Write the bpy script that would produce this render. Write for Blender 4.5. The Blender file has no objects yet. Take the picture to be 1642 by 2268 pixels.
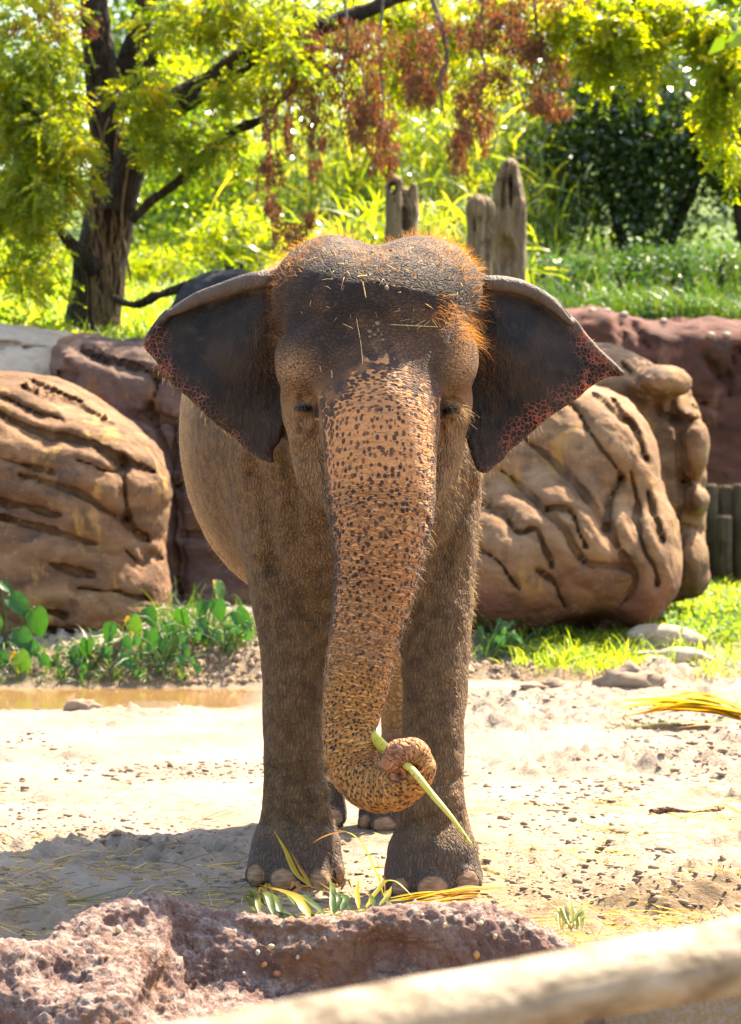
import bpy, math, numpy as np
from math import radians, sin, cos, pi
from mathutils import Vector

# ------------------------------------------------------------------ camera, sky, sun, exposure
scn = bpy.context.scene
COL = scn.collection
FOC, CX, CY, EYE = 6750.0, 821.0, 901.0, 1.70          # focal length and principal point in units of a 1642 x 2268 frame

cam_d = bpy.data.cameras.new('camera')
cam = bpy.data.objects.new('camera', cam_d); COL.objects.link(cam)
cam.location = (0, 0, EYE); cam.rotation_euler = (radians(90), 0, 0)
cam_d.sensor_fit = 'VERTICAL'; cam_d.sensor_height = 36.0; cam_d.sensor_width = 36.0
cam_d.lens = FOC / 2268 * 36.0
cam_d.shift_y = -(1134 - CY) / 2268
cam_d.clip_start = 0.2; cam_d.clip_end = 600
cam_d.dof.use_dof = True; cam_d.dof.focus_distance = 10.35; cam_d.dof.aperture_fstop = 5.6
scn.camera = cam

SUN_AZ, SUN_EL = radians(39), radians(53)              # behind the elephant and to the right
world = bpy.data.worlds.new('World'); scn.world = world; world.use_nodes = True
wn = world.node_tree.nodes; wl = world.node_tree.links
sky = wn.new('ShaderNodeTexSky'); sky.sky_type = 'NISHITA'; sky.sun_disc = False
sky.sun_elevation = SUN_EL; sky.sun_rotation = SUN_AZ; sky.air_density = 1.0; sky.dust_density = 1.5; sky.ozone_density = 1.0
wl.new(sky.outputs[0], wn['Background'].inputs[0]); wn['Background'].inputs[1].default_value = 0.115

sun_d = bpy.data.lights.new('sun', 'SUN'); sun_d.energy = 4.3; sun_d.angle = radians(0.53); sun_d.color = (1.0, 0.90, 0.74)
sun = bpy.data.objects.new('sun', sun_d); COL.objects.link(sun)
SUN_DIR = Vector((sin(SUN_AZ) * cos(SUN_EL), cos(SUN_AZ) * cos(SUN_EL), sin(SUN_EL)))
sun.rotation_euler = SUN_DIR.to_track_quat('Z', 'Y').to_euler(); sun.location = SUN_DIR * 50

scn.view_settings.view_transform = 'Standard'; scn.view_settings.look = 'None'
scn.view_settings.exposure = 2.45; scn.view_settings.gamma = 1.0; scn.view_settings.use_curve_mapping = False
scn.view_settings.use_white_balance = True; scn.view_settings.white_balance_temperature = 7100; scn.view_settings.white_balance_tint = 10
scn.render.engine = 'CYCLES'
cy = scn.cycles
cy.max_bounces = 8; cy.diffuse_bounces = 4; cy.glossy_bounces = 3; cy.transmission_bounces = 6; cy.transparent_max_bounces = 6
cy.use_denoising = True; cy.sample_clamp_indirect = 6.0; cy.caustics_reflective = False; cy.caustics_refractive = False

# ------------------------------------------------------------------ helpers
RNG = np.random.default_rng(7)

def W(px, py, d):
    return np.array([(px - CX) / FOC * d, d, EYE + (CY - py) / FOC * d])

def ground_d(py):                                       # distance of a point of the flat ground
    return FOC * EYE / (py - CY)

def mesh(name, V, F, mat=None, parent=None, attrs=None, smooth=True, vecs=None):
    V = np.asarray(V, dtype=np.float32); F = np.asarray(F, dtype=np.int32)
    me = bpy.data.meshes.new(name); k = F.shape[1]
    me.vertices.add(len(V)); me.vertices.foreach_set('co', V.ravel())
    me.loops.add(F.size); me.loops.foreach_set('vertex_index', F.ravel())
    me.polygons.add(len(F))
    me.polygons.foreach_set('loop_start', np.arange(0, F.size, k, dtype=np.int32))
    me.polygons.foreach_set('loop_total', np.full(len(F), k, dtype=np.int32))
    if smooth: me.polygons.foreach_set('use_smooth', np.ones(len(F), dtype=bool))
    for nm, a in (attrs or {}).items():
        at = me.attributes.new(nm, 'FLOAT', 'POINT'); at.data.foreach_set('value', np.asarray(a, dtype=np.float32))
    for nm, a in (vecs or {}).items():
        at = me.attributes.new(nm, 'FLOAT_VECTOR', 'POINT'); at.data.foreach_set('vector', np.asarray(a, dtype=np.float32).ravel())
    me.update(); me.validate()
    if mat: me.materials.append(mat)
    return link(name, me, parent)

def link(name, me, parent=None):
    o = bpy.data.objects.new(name, me); COL.objects.link(o)
    if parent is not None: o.parent = parent
    return o

def tag(o, label=None, cat=None, group=None, kind=None):
    if label: o['label'] = label
    if cat: o['category'] = cat
    if group: o['group'] = group
    if kind: o['kind'] = kind
    return o

def empty(name, loc, label=None, cat=None, group=None, kind=None):
    o = link(name, None); o.location = tuple(float(v) for v in loc); o.empty_display_size = 0.1
    return tag(o, label, cat, group, kind)

def rel(V, root): return np.asarray(V, dtype=float) - np.array(root.location)

# ---- numpy noise
_PERM = np.random.default_rng(3).random(65536).astype(np.float32)
def _hash(i, j, k): return _PERM[(i * 73856093 ^ j * 19349663 ^ k * 83492791) & 65535]
def vnoise(P):
    P = np.asarray(P, dtype=np.float64); I = np.floor(P).astype(np.int64); f = P - I; f = f * f * (3 - 2 * f)
    x, y, z = f[:, 0], f[:, 1], f[:, 2]; i, j, k = I[:, 0], I[:, 1], I[:, 2]
    def l(a, b, t): return a + (b - a) * t
    c = lambda a, b, d: _hash(i + a, j + b, k + d)
    return l(l(l(c(0,0,0), c(1,0,0), x), l(c(0,1,0), c(1,1,0), x), y), l(l(c(0,0,1), c(1,0,1), x), l(c(0,1,1), c(1,1,1), x), y), z) * 2 - 1
def fbm(P, oct=4, gain=0.5):
    P = np.asarray(P, dtype=np.float64); s = 0; a = 1.0; t = 0
    for o in range(oct):
        s = s + a * vnoise(P * 2 ** o + 17.3 * o); t += a; a *= gain
    return s / t
def smooth(a, b, x):
    t = np.clip((x - a) / (b - a), 0, 1); return t * t * (3 - 2 * t)

def catmull(P, n):
    P = np.asarray(P, dtype=float); m = len(P)
    Q = np.vstack([2 * P[0] - P[1], P, 2 * P[-1] - P[-2]]); out = []
    for i in range(m - 1):
        p0, p1, p2, p3 = Q[i:i + 4]
        for t in np.linspace(0, 1, n, endpoint=False):
            out.append(0.5 * ((2 * p1) + (-p0 + p2) * t + (2 * p0 - 5 * p1 + 4 * p2 - p3) * t * t + (-p0 + 3 * p1 - 3 * p2 + p3) * t ** 3))
    out.append(P[-1]); return np.array(out)

# ---- tubes
def tube(P, R, n=8, cap=True):
    P = np.asarray(P, dtype=float); m = len(P); R = np.broadcast_to(np.asarray(R, dtype=float), (m,))
    T = np.gradient(P, axis=0); T /= np.linalg.norm(T, axis=1)[:, None] + 1e-12
    up = np.array([0, 0, 1.0]) if abs(T[0, 2]) < 0.9 else np.array([0, 1.0, 0]); V = []
    nrm = np.cross(T[0], up)
    a = np.linspace(0, 2 * pi, n, endpoint=False)
    for i in range(m):
        nrm = nrm - T[i] * nrm.dot(T[i]); nrm /= np.linalg.norm(nrm) + 1e-12; b = np.cross(T[i], nrm)
        V.append(P[i] + R[i] * (np.cos(a)[:, None] * nrm + np.sin(a)[:, None] * b))
    V = np.vstack(V); F = []
    for i in range(m - 1):
        for j in range(n):
            k = (j + 1) % n; F.append((i * n + j, i * n + k, (i + 1) * n + k, (i + 1) * n + j))
    if cap:
        c0, c1 = len(V), len(V) + 1; V = np.vstack([V, P[:1], P[-1:]])
        for j in range(n):
            k = (j + 1) % n
            F.append((c0, k, j, j)); F.append((c1, (m - 1) * n + j, (m - 1) * n + k, (m - 1) * n + k))
    return V, np.array(F)
def join(parts):
    Vs, Fs, o = [], [], 0
    for V, F in parts:
        Vs.append(V); Fs.append(np.asarray(F) + o); o += len(V)
    return np.vstack(Vs), np.vstack(Fs)
def fix_quads(F):                                       # (a,b,c,c) quads -> all triangles
    F = np.asarray(F); t = np.vstack([F[:, [0, 1, 2]], F[:, [0, 2, 3]]]); return t[(t[:, 1] != t[:, 2]) & (t[:, 0] != t[:, 1]) & (t[:, 0] != t[:, 2])]

# ---- signed distance volumes
class Vol:
    def __init__(s, lo, hi, h):
        s.lo = np.array(lo, dtype=float); s.h = h; s.n = np.ceil((np.array(hi) - s.lo) / h).astype(int) + 1
        s.F = np.full(s.n, 0.4, dtype=np.float32)
        s.ax = [(s.lo[i] + h * np.arange(s.n[i])).astype(np.float32) for i in range(3)]
    def box(s, lo, hi):
        a = np.clip(np.floor((np.array(lo) - s.lo) / s.h).astype(int), 0, s.n); b = np.clip(np.ceil((np.array(hi) - s.lo) / s.h).astype(int) + 1, 0, s.n)
        sl = tuple(slice(a[i], b[i]) for i in range(3))
        X = s.ax[0][sl[0]][:, None, None]; Y = s.ax[1][sl[1]][None, :, None]; Z = s.ax[2][sl[2]][None, None, :]
        return sl, X, Y, Z
    def put(s, sl, d, k, op='u'):
        A = s.F[sl]
        if A.size == 0: return
        if op == 'u':
            if k > 0: h = np.maximum(k - np.abs(A - d), 0) / k; s.F[sl] = np.minimum(A, d) - h * h * k * 0.25
            else: s.F[sl] = np.minimum(A, d)
        else:                                           # subtract
            d = -d
            if k > 0: h = np.maximum(k - np.abs(A - d), 0) / k; s.F[sl] = np.maximum(A, d) + h * h * k * 0.25
            else: s.F[sl] = np.maximum(A, d)
    def ell(s, c, r, k=0.05, op='u', rot=None):
        c = np.array(c, dtype=float); r = np.array(r, dtype=float); m = r.max() + k + 0.04 if rot is not None else r + k + 0.04
        sl, X, Y, Z = s.box(c - m, c + m)
        x, y, z = X - c[0], Y - c[1], Z - c[2]
        if rot is not None:                             # rotation about y, then about z
            a, b = rot
            x, z = x * cos(a) - z * sin(a), x * sin(a) + z * cos(a)
            x, y = x * cos(b) + y * sin(b), -x * sin(b) + y * cos(b)
        k0 = np.sqrt((x / r[0]) ** 2 + (y / r[1]) ** 2 + (z / r[2]) ** 2)
        k1 = np.sqrt((x / r[0] ** 2) ** 2 + (y / r[1] ** 2) ** 2 + (z / r[2] ** 2) ** 2)
        s.put(sl, (k0 * (k0 - 1) / (k1 + 1e-6)).astype(np.float32), k, op)
    def chain(s, P, R, k=0.04, op='u', ysc=1.0, flat=None):
        P = np.asarray(P, dtype=float); R = np.asarray(R, dtype=float) * np.ones(len(P)); m = R.max() * max(1, 1 / ysc) + k + 0.04
        sl, X, Y, Z = s.box(P.min(0) - m, P.max(0) + m); D = None
        for i in range(len(P) - 1):
            a, b = P[i], P[i + 1]; ab = (b - a) * np.array([1, ysc, 1]); L = ab.dot(ab) + 1e-9
            x, y, z = X - a[0], (Y - a[1]) * ysc, Z - a[2]
            t = np.clip((x * ab[0] + y * ab[1] + z * ab[2]) / L, 0, 1)
            d = np.sqrt((x - t * ab[0]) ** 2 + (y - t * ab[1]) ** 2 + (z - t * ab[2]) ** 2) - (R[i] + (R[i + 1] - R[i]) * t)
            D = d if D is None else np.minimum(D, d)
        if D is not None: s.put(sl, D.astype(np.float32), k, op)
    def inflate(s, poly, yc, w, b, k=0.05, op='u', lean=0.0, z0=0.0, pw=2.0):
        """a closed outline (x, z) given body: rounded over the width w at its rim, half as deep as b, leaning back with height"""
        poly = np.asarray(poly, dtype=float); mg = k + 0.15; zz = [poly[:, 1].min(), poly[:, 1].max()]
        ymin = yc - b + min(lean * (zz[0] - z0), lean * (zz[1] - z0)); ymax = yc + b + max(lean * (zz[0] - z0), lean * (zz[1] - z0))
        sl, X, Y, Z = s.box((poly[:, 0].min() - mg, ymin - mg, zz[0] - mg), (poly[:, 0].max() + mg, ymax + mg, zz[1] + mg))
        d2 = poly_sd(X[:, 0, 0], Z[0, 0, :], poly)
        q = np.maximum(1 + d2 / w, 0)[:, None, :]
        y = (Y - yc - lean * (Z - z0)) / b
        D = ((q ** pw + np.abs(y) ** pw) ** (1 / pw) - 1) * min(w, b)
        s.put(sl, D.astype(np.float32), k, op)
    def hit(s, o, t0, t1, step=None):
        """first point inside along the ray from the eye through o's direction"""
        o = np.array(o, dtype=float); dr = o - np.array([0, 0, EYE]); dr /= dr[1]
        t = np.arange(t0, t1, step or s.h * 0.5); Q = np.array([0, 0, EYE]) + dr * t[:, None]
        I = np.round((Q - s.lo) / s.h).astype(int); ok = np.all((I >= 0) & (I < s.n), axis=1)
        v = np.ones(len(t)); v[ok] = s.F[I[ok, 0], I[ok, 1], I[ok, 2]]
        w = np.nonzero(v < 0)[0]
        return Q[w[0]] if len(w) else None
    def nets(s):
        F = s.F; ins = F < 0; nx, ny, nz = F.shape
        cnt = np.zeros((nx - 1, ny - 1, nz - 1), dtype=np.int8)
        for a in (0, 1):
            for b in (0, 1):
                for c in (0, 1): cnt += ins[a:nx - 1 + a, b:ny - 1 + b, c:nz - 1 + c]
        ci, cj, ck = np.nonzero((cnt > 0) & (cnt < 8)); n = len(ci)
        idx = np.full(cnt.shape, -1, dtype=np.int32); idx[ci, cj, ck] = np.arange(n)
        f = {}
        for a in (0, 1):
            for b in (0, 1):
                for c in (0, 1): f[a, b, c] = F[ci + a, cj + b, ck + c].astype(np.float64)
        acc = np.zeros((n, 3)); num = np.zeros(n)
        for ax in range(3):
            for u in (0, 1):
                for v in (0, 1):
                    o = [u, v]; p = o[:ax] + [0] + o[ax:]; q = o[:ax] + [1] + o[ax:]
                    f0, f1 = f[tuple(p)], f[tuple(q)]; m = (f0 < 0) != (f1 < 0)
                    t = np.where(m, f0 / np.where(m, f0 - f1, 1), 0)
                    for d in range(3): acc[:, d] += np.where(m, p[d] + (t if d == ax else 0), 0)
                    num += m
        V = s.lo + s.h * (np.stack([ci, cj, ck], 1) + acc / num[:, None])
        Q = []
        for ax in range(3):
            sl0 = [slice(1, -1)] * 3; sl1 = [slice(1, -1)] * 3; sl0[ax] = slice(0, -1); sl1[ax] = slice(1, None)
            A, B = ins[tuple(sl0)], ins[tuple(sl1)]
            e = np.stack(np.nonzero(A != B), 1); flip = A[e[:, 0], e[:, 1], e[:, 2]]
            off = np.array([1, 1, 1]); off[ax] = 0; e = e + off
            u, v = [(1, 2), (2, 0), (0, 1)][ax]; c = []
            for du, dv in ((-1, -1), (0, -1), (0, 0), (-1, 0)):
                g = e.copy(); g[:, u] += du; g[:, v] += dv; c.append(idx[g[:, 0], g[:, 1], g[:, 2]])
            c = np.stack(c, 1); c = np.where(flip[:, None], c, c[:, ::-1]); Q.append(c)
        Q = np.vstack(Q); return V, Q[(Q >= 0).all(1)]

def poly_sd(xs, zs, poly):
    X, Z = np.meshgrid(xs, zs, indexing='ij'); D = np.full(X.shape, 1e9); inside = np.zeros(X.shape, dtype=bool)
    n = len(poly)
    for i in range(n):
        a, b = poly[i], poly[(i + 1) % n]; e = b - a; L = e.dot(e) + 1e-12
        t = np.clip(((X - a[0]) * e[0] + (Z - a[1]) * e[1]) / L, 0, 1)
        D = np.minimum(D, (X - a[0] - t * e[0]) ** 2 + (Z - a[1] - t * e[1]) ** 2)
        c = ((a[1] <= Z) & (b[1] > Z)) | ((b[1] <= Z) & (a[1] > Z))
        if abs(b[1] - a[1]) > 1e-12: inside ^= c & (X < a[0] + (Z - a[1]) / (b[1] - a[1]) * (b[0] - a[0]))
    D = np.sqrt(D); return np.where(inside, -D, D)
def closed_smooth(P, n=6):
    P = np.asarray(P, dtype=float); k = len(P); out = []
    for i in range(k):
        p0, p1, p2, p3 = P[i - 1], P[i], P[(i + 1) % k], P[(i + 2) % k]
        for t in np.linspace(0, 1, n, endpoint=False):
            out.append(0.5 * ((2 * p1) + (-p0 + p2) * t + (2 * p0 - 5 * p1 + 4 * p2 - p3) * t * t + (-p0 + 3 * p1 - 3 * p2 + p3) * t ** 3))
    return np.array(out)
def normals(V, F):
    N = np.zeros_like(V); n = np.cross(V[F[:, 2]] - V[F[:, 0]], V[F[:, 3 if F.shape[1] == 4 else 1]] - V[F[:, 1 if F.shape[1] == 4 else 0]])
    if F.shape[1] == 3: n = np.cross(V[F[:, 1]] - V[F[:, 0]], V[F[:, 2]] - V[F[:, 0]])
    for k in range(F.shape[1]): np.add.at(N, F[:, k], n)
    return N / (np.linalg.norm(N, axis=1)[:, None] + 1e-12)
def seg_dist(V, P):
    """distance from the points V to the polyline P, and how far along it"""
    D = np.full(len(V), 1e9); T = np.zeros(len(V)); s = 0
    for a, b in zip(P[:-1], P[1:]):
        ab = b - a; L = np.linalg.norm(ab); t = np.clip(((V - a) @ ab) / (L * L + 1e-12), 0, 1)
        d = np.linalg.norm(V - a - t[:, None] * ab, axis=1); m = d < D; D[m] = d[m]; T[m] = s + t[m] * L; s += L
    return D, T

# ---- material graphs
class G:
    def __init__(s, name):
        s.m = bpy.data.materials.new(name); s.m.use_nodes = True; s.t = s.m.node_tree
        s.b = s.t.nodes['Principled BSDF']; s.out = s.t.nodes['Material Output']
    def n(s, kind, **kw):
        nd = s.t.nodes.new('ShaderNode' + kind)
        for k, v in kw.items(): setattr(nd, k, v)
        return nd
    def l(s, a, b): s.t.links.new(a, b)
    def put(s, sock, v):
        if v is None: return
        if hasattr(v, 'is_output') or isinstance(v, bpy.types.NodeSocket): s.l(v, sock)
        else:
            if sock.type == 'RGBA': v = (*v, 1) if isinstance(v, (tuple, list)) else (v, v, v, 1)
            sock.default_value = v
    def attr(s, name, out='Fac'):
        a = s.n('Attribute'); a.attribute_name = name; return a.outputs[out]
    def co(s): return s.n('TexCoord').outputs['Object']
    def math(s, op, a, b=None, c=None, clamp=False):
        m = s.n('Math', operation=op, use_clamp=clamp)
        for i, v in enumerate((a, b, c)): s.put(m.inputs[i], v)
        return m.outputs[0]
    def vmul(s, v, k):
        m = s.n('VectorMath', operation='MULTIPLY'); s.put(m.inputs[0], v); m.inputs[1].default_value = k if isinstance(k, (tuple, list)) else (k,) * 3
        return m.outputs[0]
    def vadd(s, v, w):
        m = s.n('VectorMath', operation='ADD'); s.put(m.inputs[0], v); s.put(m.inputs[1], w); return m.outputs[0]
    def noise(s, co, scale, detail=4, rough=0.55, dist=0.0, out=0):
        t = s.n('TexNoise'); s.put(t.inputs['Vector'], co); t.inputs['Scale'].default_value = scale; t.inputs['Detail'].default_value = detail
        t.inputs['Roughness'].default_value = rough; t.inputs['Distortion'].default_value = dist; return t.outputs[out]
    def vor(s, co, scale, feature='F1', rnd=1.0, out='Distance', dim='3D'):
        t = s.n('TexVoronoi', feature=feature, voronoi_dimensions=dim); s.put(t.inputs['Vector'], co); t.inputs['Scale'].default_value = scale; t.inputs['Randomness'].default_value = rnd
        return t.outputs[out]
    def ramp(s, f, stops, interp='LINEAR'):
        r = s.n('ValToRGB'); r.color_ramp.interpolation = interp; e = r.color_ramp.elements
        while len(e) < len(stops): e.new(0.5)
        for i, (p, c) in enumerate(stops):
            e[i].position = p; e[i].color = (*c, 1) if isinstance(c, (tuple, list)) else (c, c, c, 1)
        s.put(r.inputs[0], f); return r.outputs[0]
    def rng(s, f, a, b, c=0.0, d=1.0, typ='SMOOTHSTEP'):
        m = s.n('MapRange', interpolation_type=typ); s.put(m.inputs[0], f)
        for i, v in enumerate((a, b, c, d)): s.put(m.inputs[i + 1], v)
        return m.outputs[0]
    def mix(s, f, a, b, mode='MIX'):
        m = s.n('Mix', data_type='RGBA', blend_type=mode); s.put(m.inputs[0], f); s.put(m.inputs[6], a); s.put(m.inputs[7], b); return m.outputs[2]
    def bump(s, h, dist=0.01, strength=1.0, base=None):
        b = s.n('Bump'); s.put(b.inputs['Height'], h); b.inputs['Distance'].default_value = dist; b.inputs['Strength'].default_value = strength
        if base is not None: s.l(base, b.inputs['Normal'])
        return b.outputs[0]
    def done(s, color=None, rough=0.8, normal=None, spec=0.3):
        s.put(s.b.inputs['Base Color'], color); s.put(s.b.inputs['Roughness'], rough)
        if normal is not None: s.l(normal, s.b.inputs['Normal'])
        s.b.inputs['Specular IOR Level'].default_value = spec
        return s.m
    def translucent(s, color, fac):
        t = s.n('BsdfTranslucent'); s.put(t.inputs[0], color); mx = s.n('MixShader'); s.put(mx.inputs[0], fac)
        s.l(s.b.outputs[0], mx.inputs[1]); s.l(t.outputs[0], mx.inputs[2]); s.l(mx.outputs[0], s.out.inputs[0])
# ------------------------------------------------------------------ the ground
def bank_z(x, y):
    """height of the land: flat sand, a low bank before the boulders, a planted slope behind them, a dry ditch in front"""
    left = smooth(1.3, -0.3, x - (y - 22) * 0.02)
    z = 0.0 * x
    z = z + left * (smooth(18.75, 19.35, y) * 0.16 + smooth(19.3, 20.6, y) * 0.14 + smooth(22.0, 23.6, y) * 1.8 + np.clip(y - 23.6, 0, 200) * 0.085)
    r = 1 - left
    z = z + r * (smooth(19.6, 20.6, y) * 0.10 + smooth(29.6, 30.4, y) * 2.45 + np.clip(y - 30.4, 0, 200) * 0.10)
    ed = np.interp(x, [-1.5, -1.05, -0.72, -0.45, 0.65, 0.9, 1.6], [8.78, 8.86, 9.14, 9.36, 9.42, 9.3, 9.2])
    z = z - smooth(ed + 0.02, ed - 0.18, y) * 0.75
    return z
def ground_z(x, y, fine=True):
    x = np.asarray(x, dtype=float); y = np.asarray(y, dtype=float); z = bank_z(x, y)
    P = np.stack([x, y, 0 * x], 1); flat = smooth(9.3, 9.6, y) * smooth(20.0, 18.6, y) * (1 - 0.8 * smooth(16.6, 17.1, y) * smooth(-0.1, -0.5, x))
    # footprints and churned patches between stretches trodden smooth
    pat = smooth(-0.14, 0.22, fbm(P * np.array([0.9, 1.1, 1]) + 3.1, 3))
    und = 0.018 * fbm(P * 0.8, 2)
    rough = np.maximum(fbm(P * np.array([6, 5, 1]) + 8, 3), -0.15) * 0.085 + np.maximum(fbm(P * np.array([19, 14, 1]), 3), -0.1) * 0.06
    crumb = np.maximum(vnoise(P * np.array([31, 26, 1]) + 4) - 0.12, 0) * 0.05 + np.maximum(vnoise(P * np.array([55, 44, 1])) - 0.2, 0) * 0.038
    pat2 = smooth(0.02, 0.22, fbm(P * np.array([1.5, 2.6, 1]) + 11, 4))
    rough = rough + pat2 * crumb; pat = 0.25 + 0.75 * pat
    z = z + flat * (und + pat * rough) + 0.007 * flat * fbm(P * np.array([11, 11, 1]) + 5, 3)
    wet = np.exp(-((y - 18.05) / 0.80) ** 4) * smooth(-0.55, -0.85, x)           # the muddy channel
    z = z + np.exp(-((y - 17.95) / 0.9) ** 4) * smooth(-0.2, -0.6, x) * 0.035 * fbm(P * np.array([0.9, 2.2, 1]) + 2, 3)
    z = z - wet * 0.055
    bk = smooth(18.85, 19.1, y) * smooth(20.8, 20.2, y)
    z = z + bk * (0.06 * fbm(P * np.array([3.2, 3.2, 1]), 3) + 0.09 * np.abs(fbm(P * np.array([7, 7, 1]), 3)) + 0.05 * np.abs(fbm(P * np.array([18, 18, 1]), 2)))
    z = z + 0.10 * np.exp(-(((x - 1.2) / 0.35) ** 2 + ((y - 10.35) / 0.16) ** 2)) * (1 + 0.8 * fbm(P * 9, 3))
    feet = np.exp(-(((x + 0.27) / 0.22) ** 2 + ((y - 11.0) / 0.22) ** 2) ** 2) + np.exp(-(((x - 0.22) / 0.22) ** 2 + ((y - 10.85) / 0.22) ** 2) ** 2) + np.exp(-(((x + 0.25) / 0.2) ** 2 + ((y - 12.42) / 0.2) ** 2) ** 2) + np.exp(-(((x - 0.12) / 0.2) ** 2 + ((y - 12.38) / 0.2) ** 2) ** 2)
    return z * (1 - np.clip(feet, 0, 1) * flat) - 0.002
def build_ground():
    xs = np.r_[np.linspace(-90, -9, 24), np.linspace(-8, -3.0, 24), np.arange(-2.75, 2.75, 0.018), np.linspace(3.0, 8, 24), np.linspace(9, 90, 24)]
    ys = np.r_[np.linspace(-6, 8.2, 24), np.arange(8.3, 9.4, 0.03), np.arange(9.42, 14, 0.018), np.arange(14.02, 20.6, 0.03), np.arange(20.7, 31, 0.2), np.linspace(32, 70, 40), np.linspace(75, 260, 20)]
    X, Y = np.meshgrid(xs, ys, indexing='ij'); x, y = X.ravel(), Y.ravel(); z = ground_z(x, y)
    ny = len(ys); a = (np.arange(len(xs) - 1)[:, None] * ny + np.arange(ny - 1)[None, :]).ravel()
    F = np.stack([a, a + ny, a + ny + 1, a + 1], 1)
    g = G('sand_and_earth'); co = g.co()
    sand = g.mix(g.rng(g.noise(co, 1.3, 5, 0.6), 0.35, 0.65), (0.33, 0.265, 0.205), (0.25, 0.195, 0.145))
    sand = g.mix(g.math('MULTIPLY', g.rng(g.noise(co, 30, 5, 0.7), 0.56, 0.7), 0.55), sand, (0.15, 0.10, 0.065))
    sand = g.mix(g.math('MULTIPLY', A_ := g.attr('straw'), g.rng(g.noise(co, 55, 4, 0.7), 0.35, 0.6)), sand, (0.27, 0.18, 0.09))
    sand = g.mix(g.attr('wet'), sand, (0.16, 0.10, 0.05))
    sand = g.mix(g.attr('dirt'), sand, g.mix(g.noise(co, 40, 4), (0.08, 0.045, 0.02), (0.20, 0.13, 0.07)))
    turf = g.mix(g.noise(co, 1.4, 4), (0.10, 0.14, 0.02), (0.05, 0.09, 0.015))
    col = g.mix(g.attr('turf'), sand, turf)
    h = g.math('ADD', g.noise(co, 60, 6, 0.7), g.math('MULTIPLY', g.noise(co, 14, 4, 0.6), 1.2))
    g.done(col, g.mix(g.attr('wet'), (0.95,) * 3, (0.25,) * 3), g.bump(h, 0.02, 0.9), 0.15)
    left = x < 0.9
    turf_m = np.where(left, smooth(22.4, 23.2, y), smooth(19.9, 20.9, y + 0.8 * fbm(np.stack([x, y, 0 * x], 1), 2)))
    wetm = np.exp(-((y - 18.0) / 0.95) ** 4) * smooth(-0.4, -0.8, x); wetm = np.maximum(wetm, smooth(18.7, 18.9, y) * smooth(19.35, 19.1, y) * 0.9)
    stm = smooth(11.9, 10.3, y + 0.5 * fbm(np.stack([x, y, 0 * x], 1) * 1.5, 2)) * smooth(-0.4, 0.5, x) + 0.4 * smooth(11.0, 10.0, y)
    return tag(mesh('ground', np.stack([x, y, z], 1), F, g.m, None, dict(dirt=np.clip(0.9 * np.exp(-(((x - 1.25) / 0.5) ** 2 + ((y - 10.3) / 0.22) ** 2)) * (0.6 + 0.8 * fbm(np.stack([x, y, 0 * x], 1) * 7, 3)), 0, 0.9), turf=turf_m, wet=wetm, straw=np.clip(stm, 0, 1))), kind='structure')
ground = build_ground()

gw = G('muddy_water'); cw = gw.co()
gw.done(gw.mix(gw.noise(gw.vmul(cw, (0.6, 3, 1)), 2, 4), (0.26, 0.15, 0.05), (0.18, 0.10, 0.04)), 0.06, gw.bump(gw.noise(gw.vmul(cw, (1, 2.2, 1)), 9, 3), 0.01, 0.10), 0.5)
def build_puddle():
    p = closed_smooth([(-5, 17.0), (-3.2, 17.0), (-2.0, 17.0), (-1.0, 17.1), (-0.5, 17.4), (-0.4, 18.0), (-0.4, 18.6), (-0.8, 18.95), (-2.3, 18.95), (-3.2, 18.95), (-5, 18.95)], 5)
    n = len(p); c = p.mean(0); V = [(c[0], c[1], -0.034)] + [(q[0], q[1], -0.034) for q in p]
    return tag(mesh('puddle', V, [(0, i + 1, (i + 1) % n + 1) for i in range(n)], gw.m), kind='structure')
puddle = build_puddle()

# ------------------------------------------------------------------ rocks
def rock_mat(name, cols, stain=None, rough_bump=0.02, speck=True, red=None):
    g = G(name); co = g.co()
    lay = g.noise(g.vmul(co, (1, 1, 2.6)), 2.2, 6, 0.62, 0.6); blot = g.noise(co, 5.5, 5, 0.62); fine = g.noise(co, 48, 5, 0.7)
    c = g.ramp(lay, [(0.30, cols[0]), (0.46, cols[1]), (0.60, cols[2]), (0.74, cols[3])])
    c = g.mix(g.math('MULTIPLY', g.rng(blot, 0.52, 0.66), 0.75), c, cols[4])
    if stain: c = g.mix(g.math('MULTIPLY', g.rng(g.noise(g.vmul(co, (2.2, 2.2, 0.9)), 1.7, 5, 0.65), 0.56, 0.68), 0.85), c, stain)
    if red: c = g.mix(g.math('MULTIPLY', g.rng(g.math('ADD', g.attr('h'), g.math('MULTIPLY', g.noise(co, 2.2, 4), 0.5)), 0.95, 0.55), 0.85), c, red)
    c = g.mix(g.math('MULTIPLY', g.rng(g.noise(co, 2.6, 6, 0.7, 0.3), 0.60, 0.68), 0.8), c, (0.055, 0.04, 0.032))
    if speck: c = g.mix(g.math('MULTIPLY', g.rng(fine, 0.60, 0.72), 0.6), c, tuple(min(1, 1.7 * v) for v in cols[3]))
    h = g.math('ADD', g.math('MULTIPLY', fine, 0.55), g.math('MULTIPLY', g.noise(co, 13, 5, 0.65), 1.0))
    g.done(c, 0.85, g.bump(h, rough_bump, 1.0), 0.25); return g.m
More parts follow.
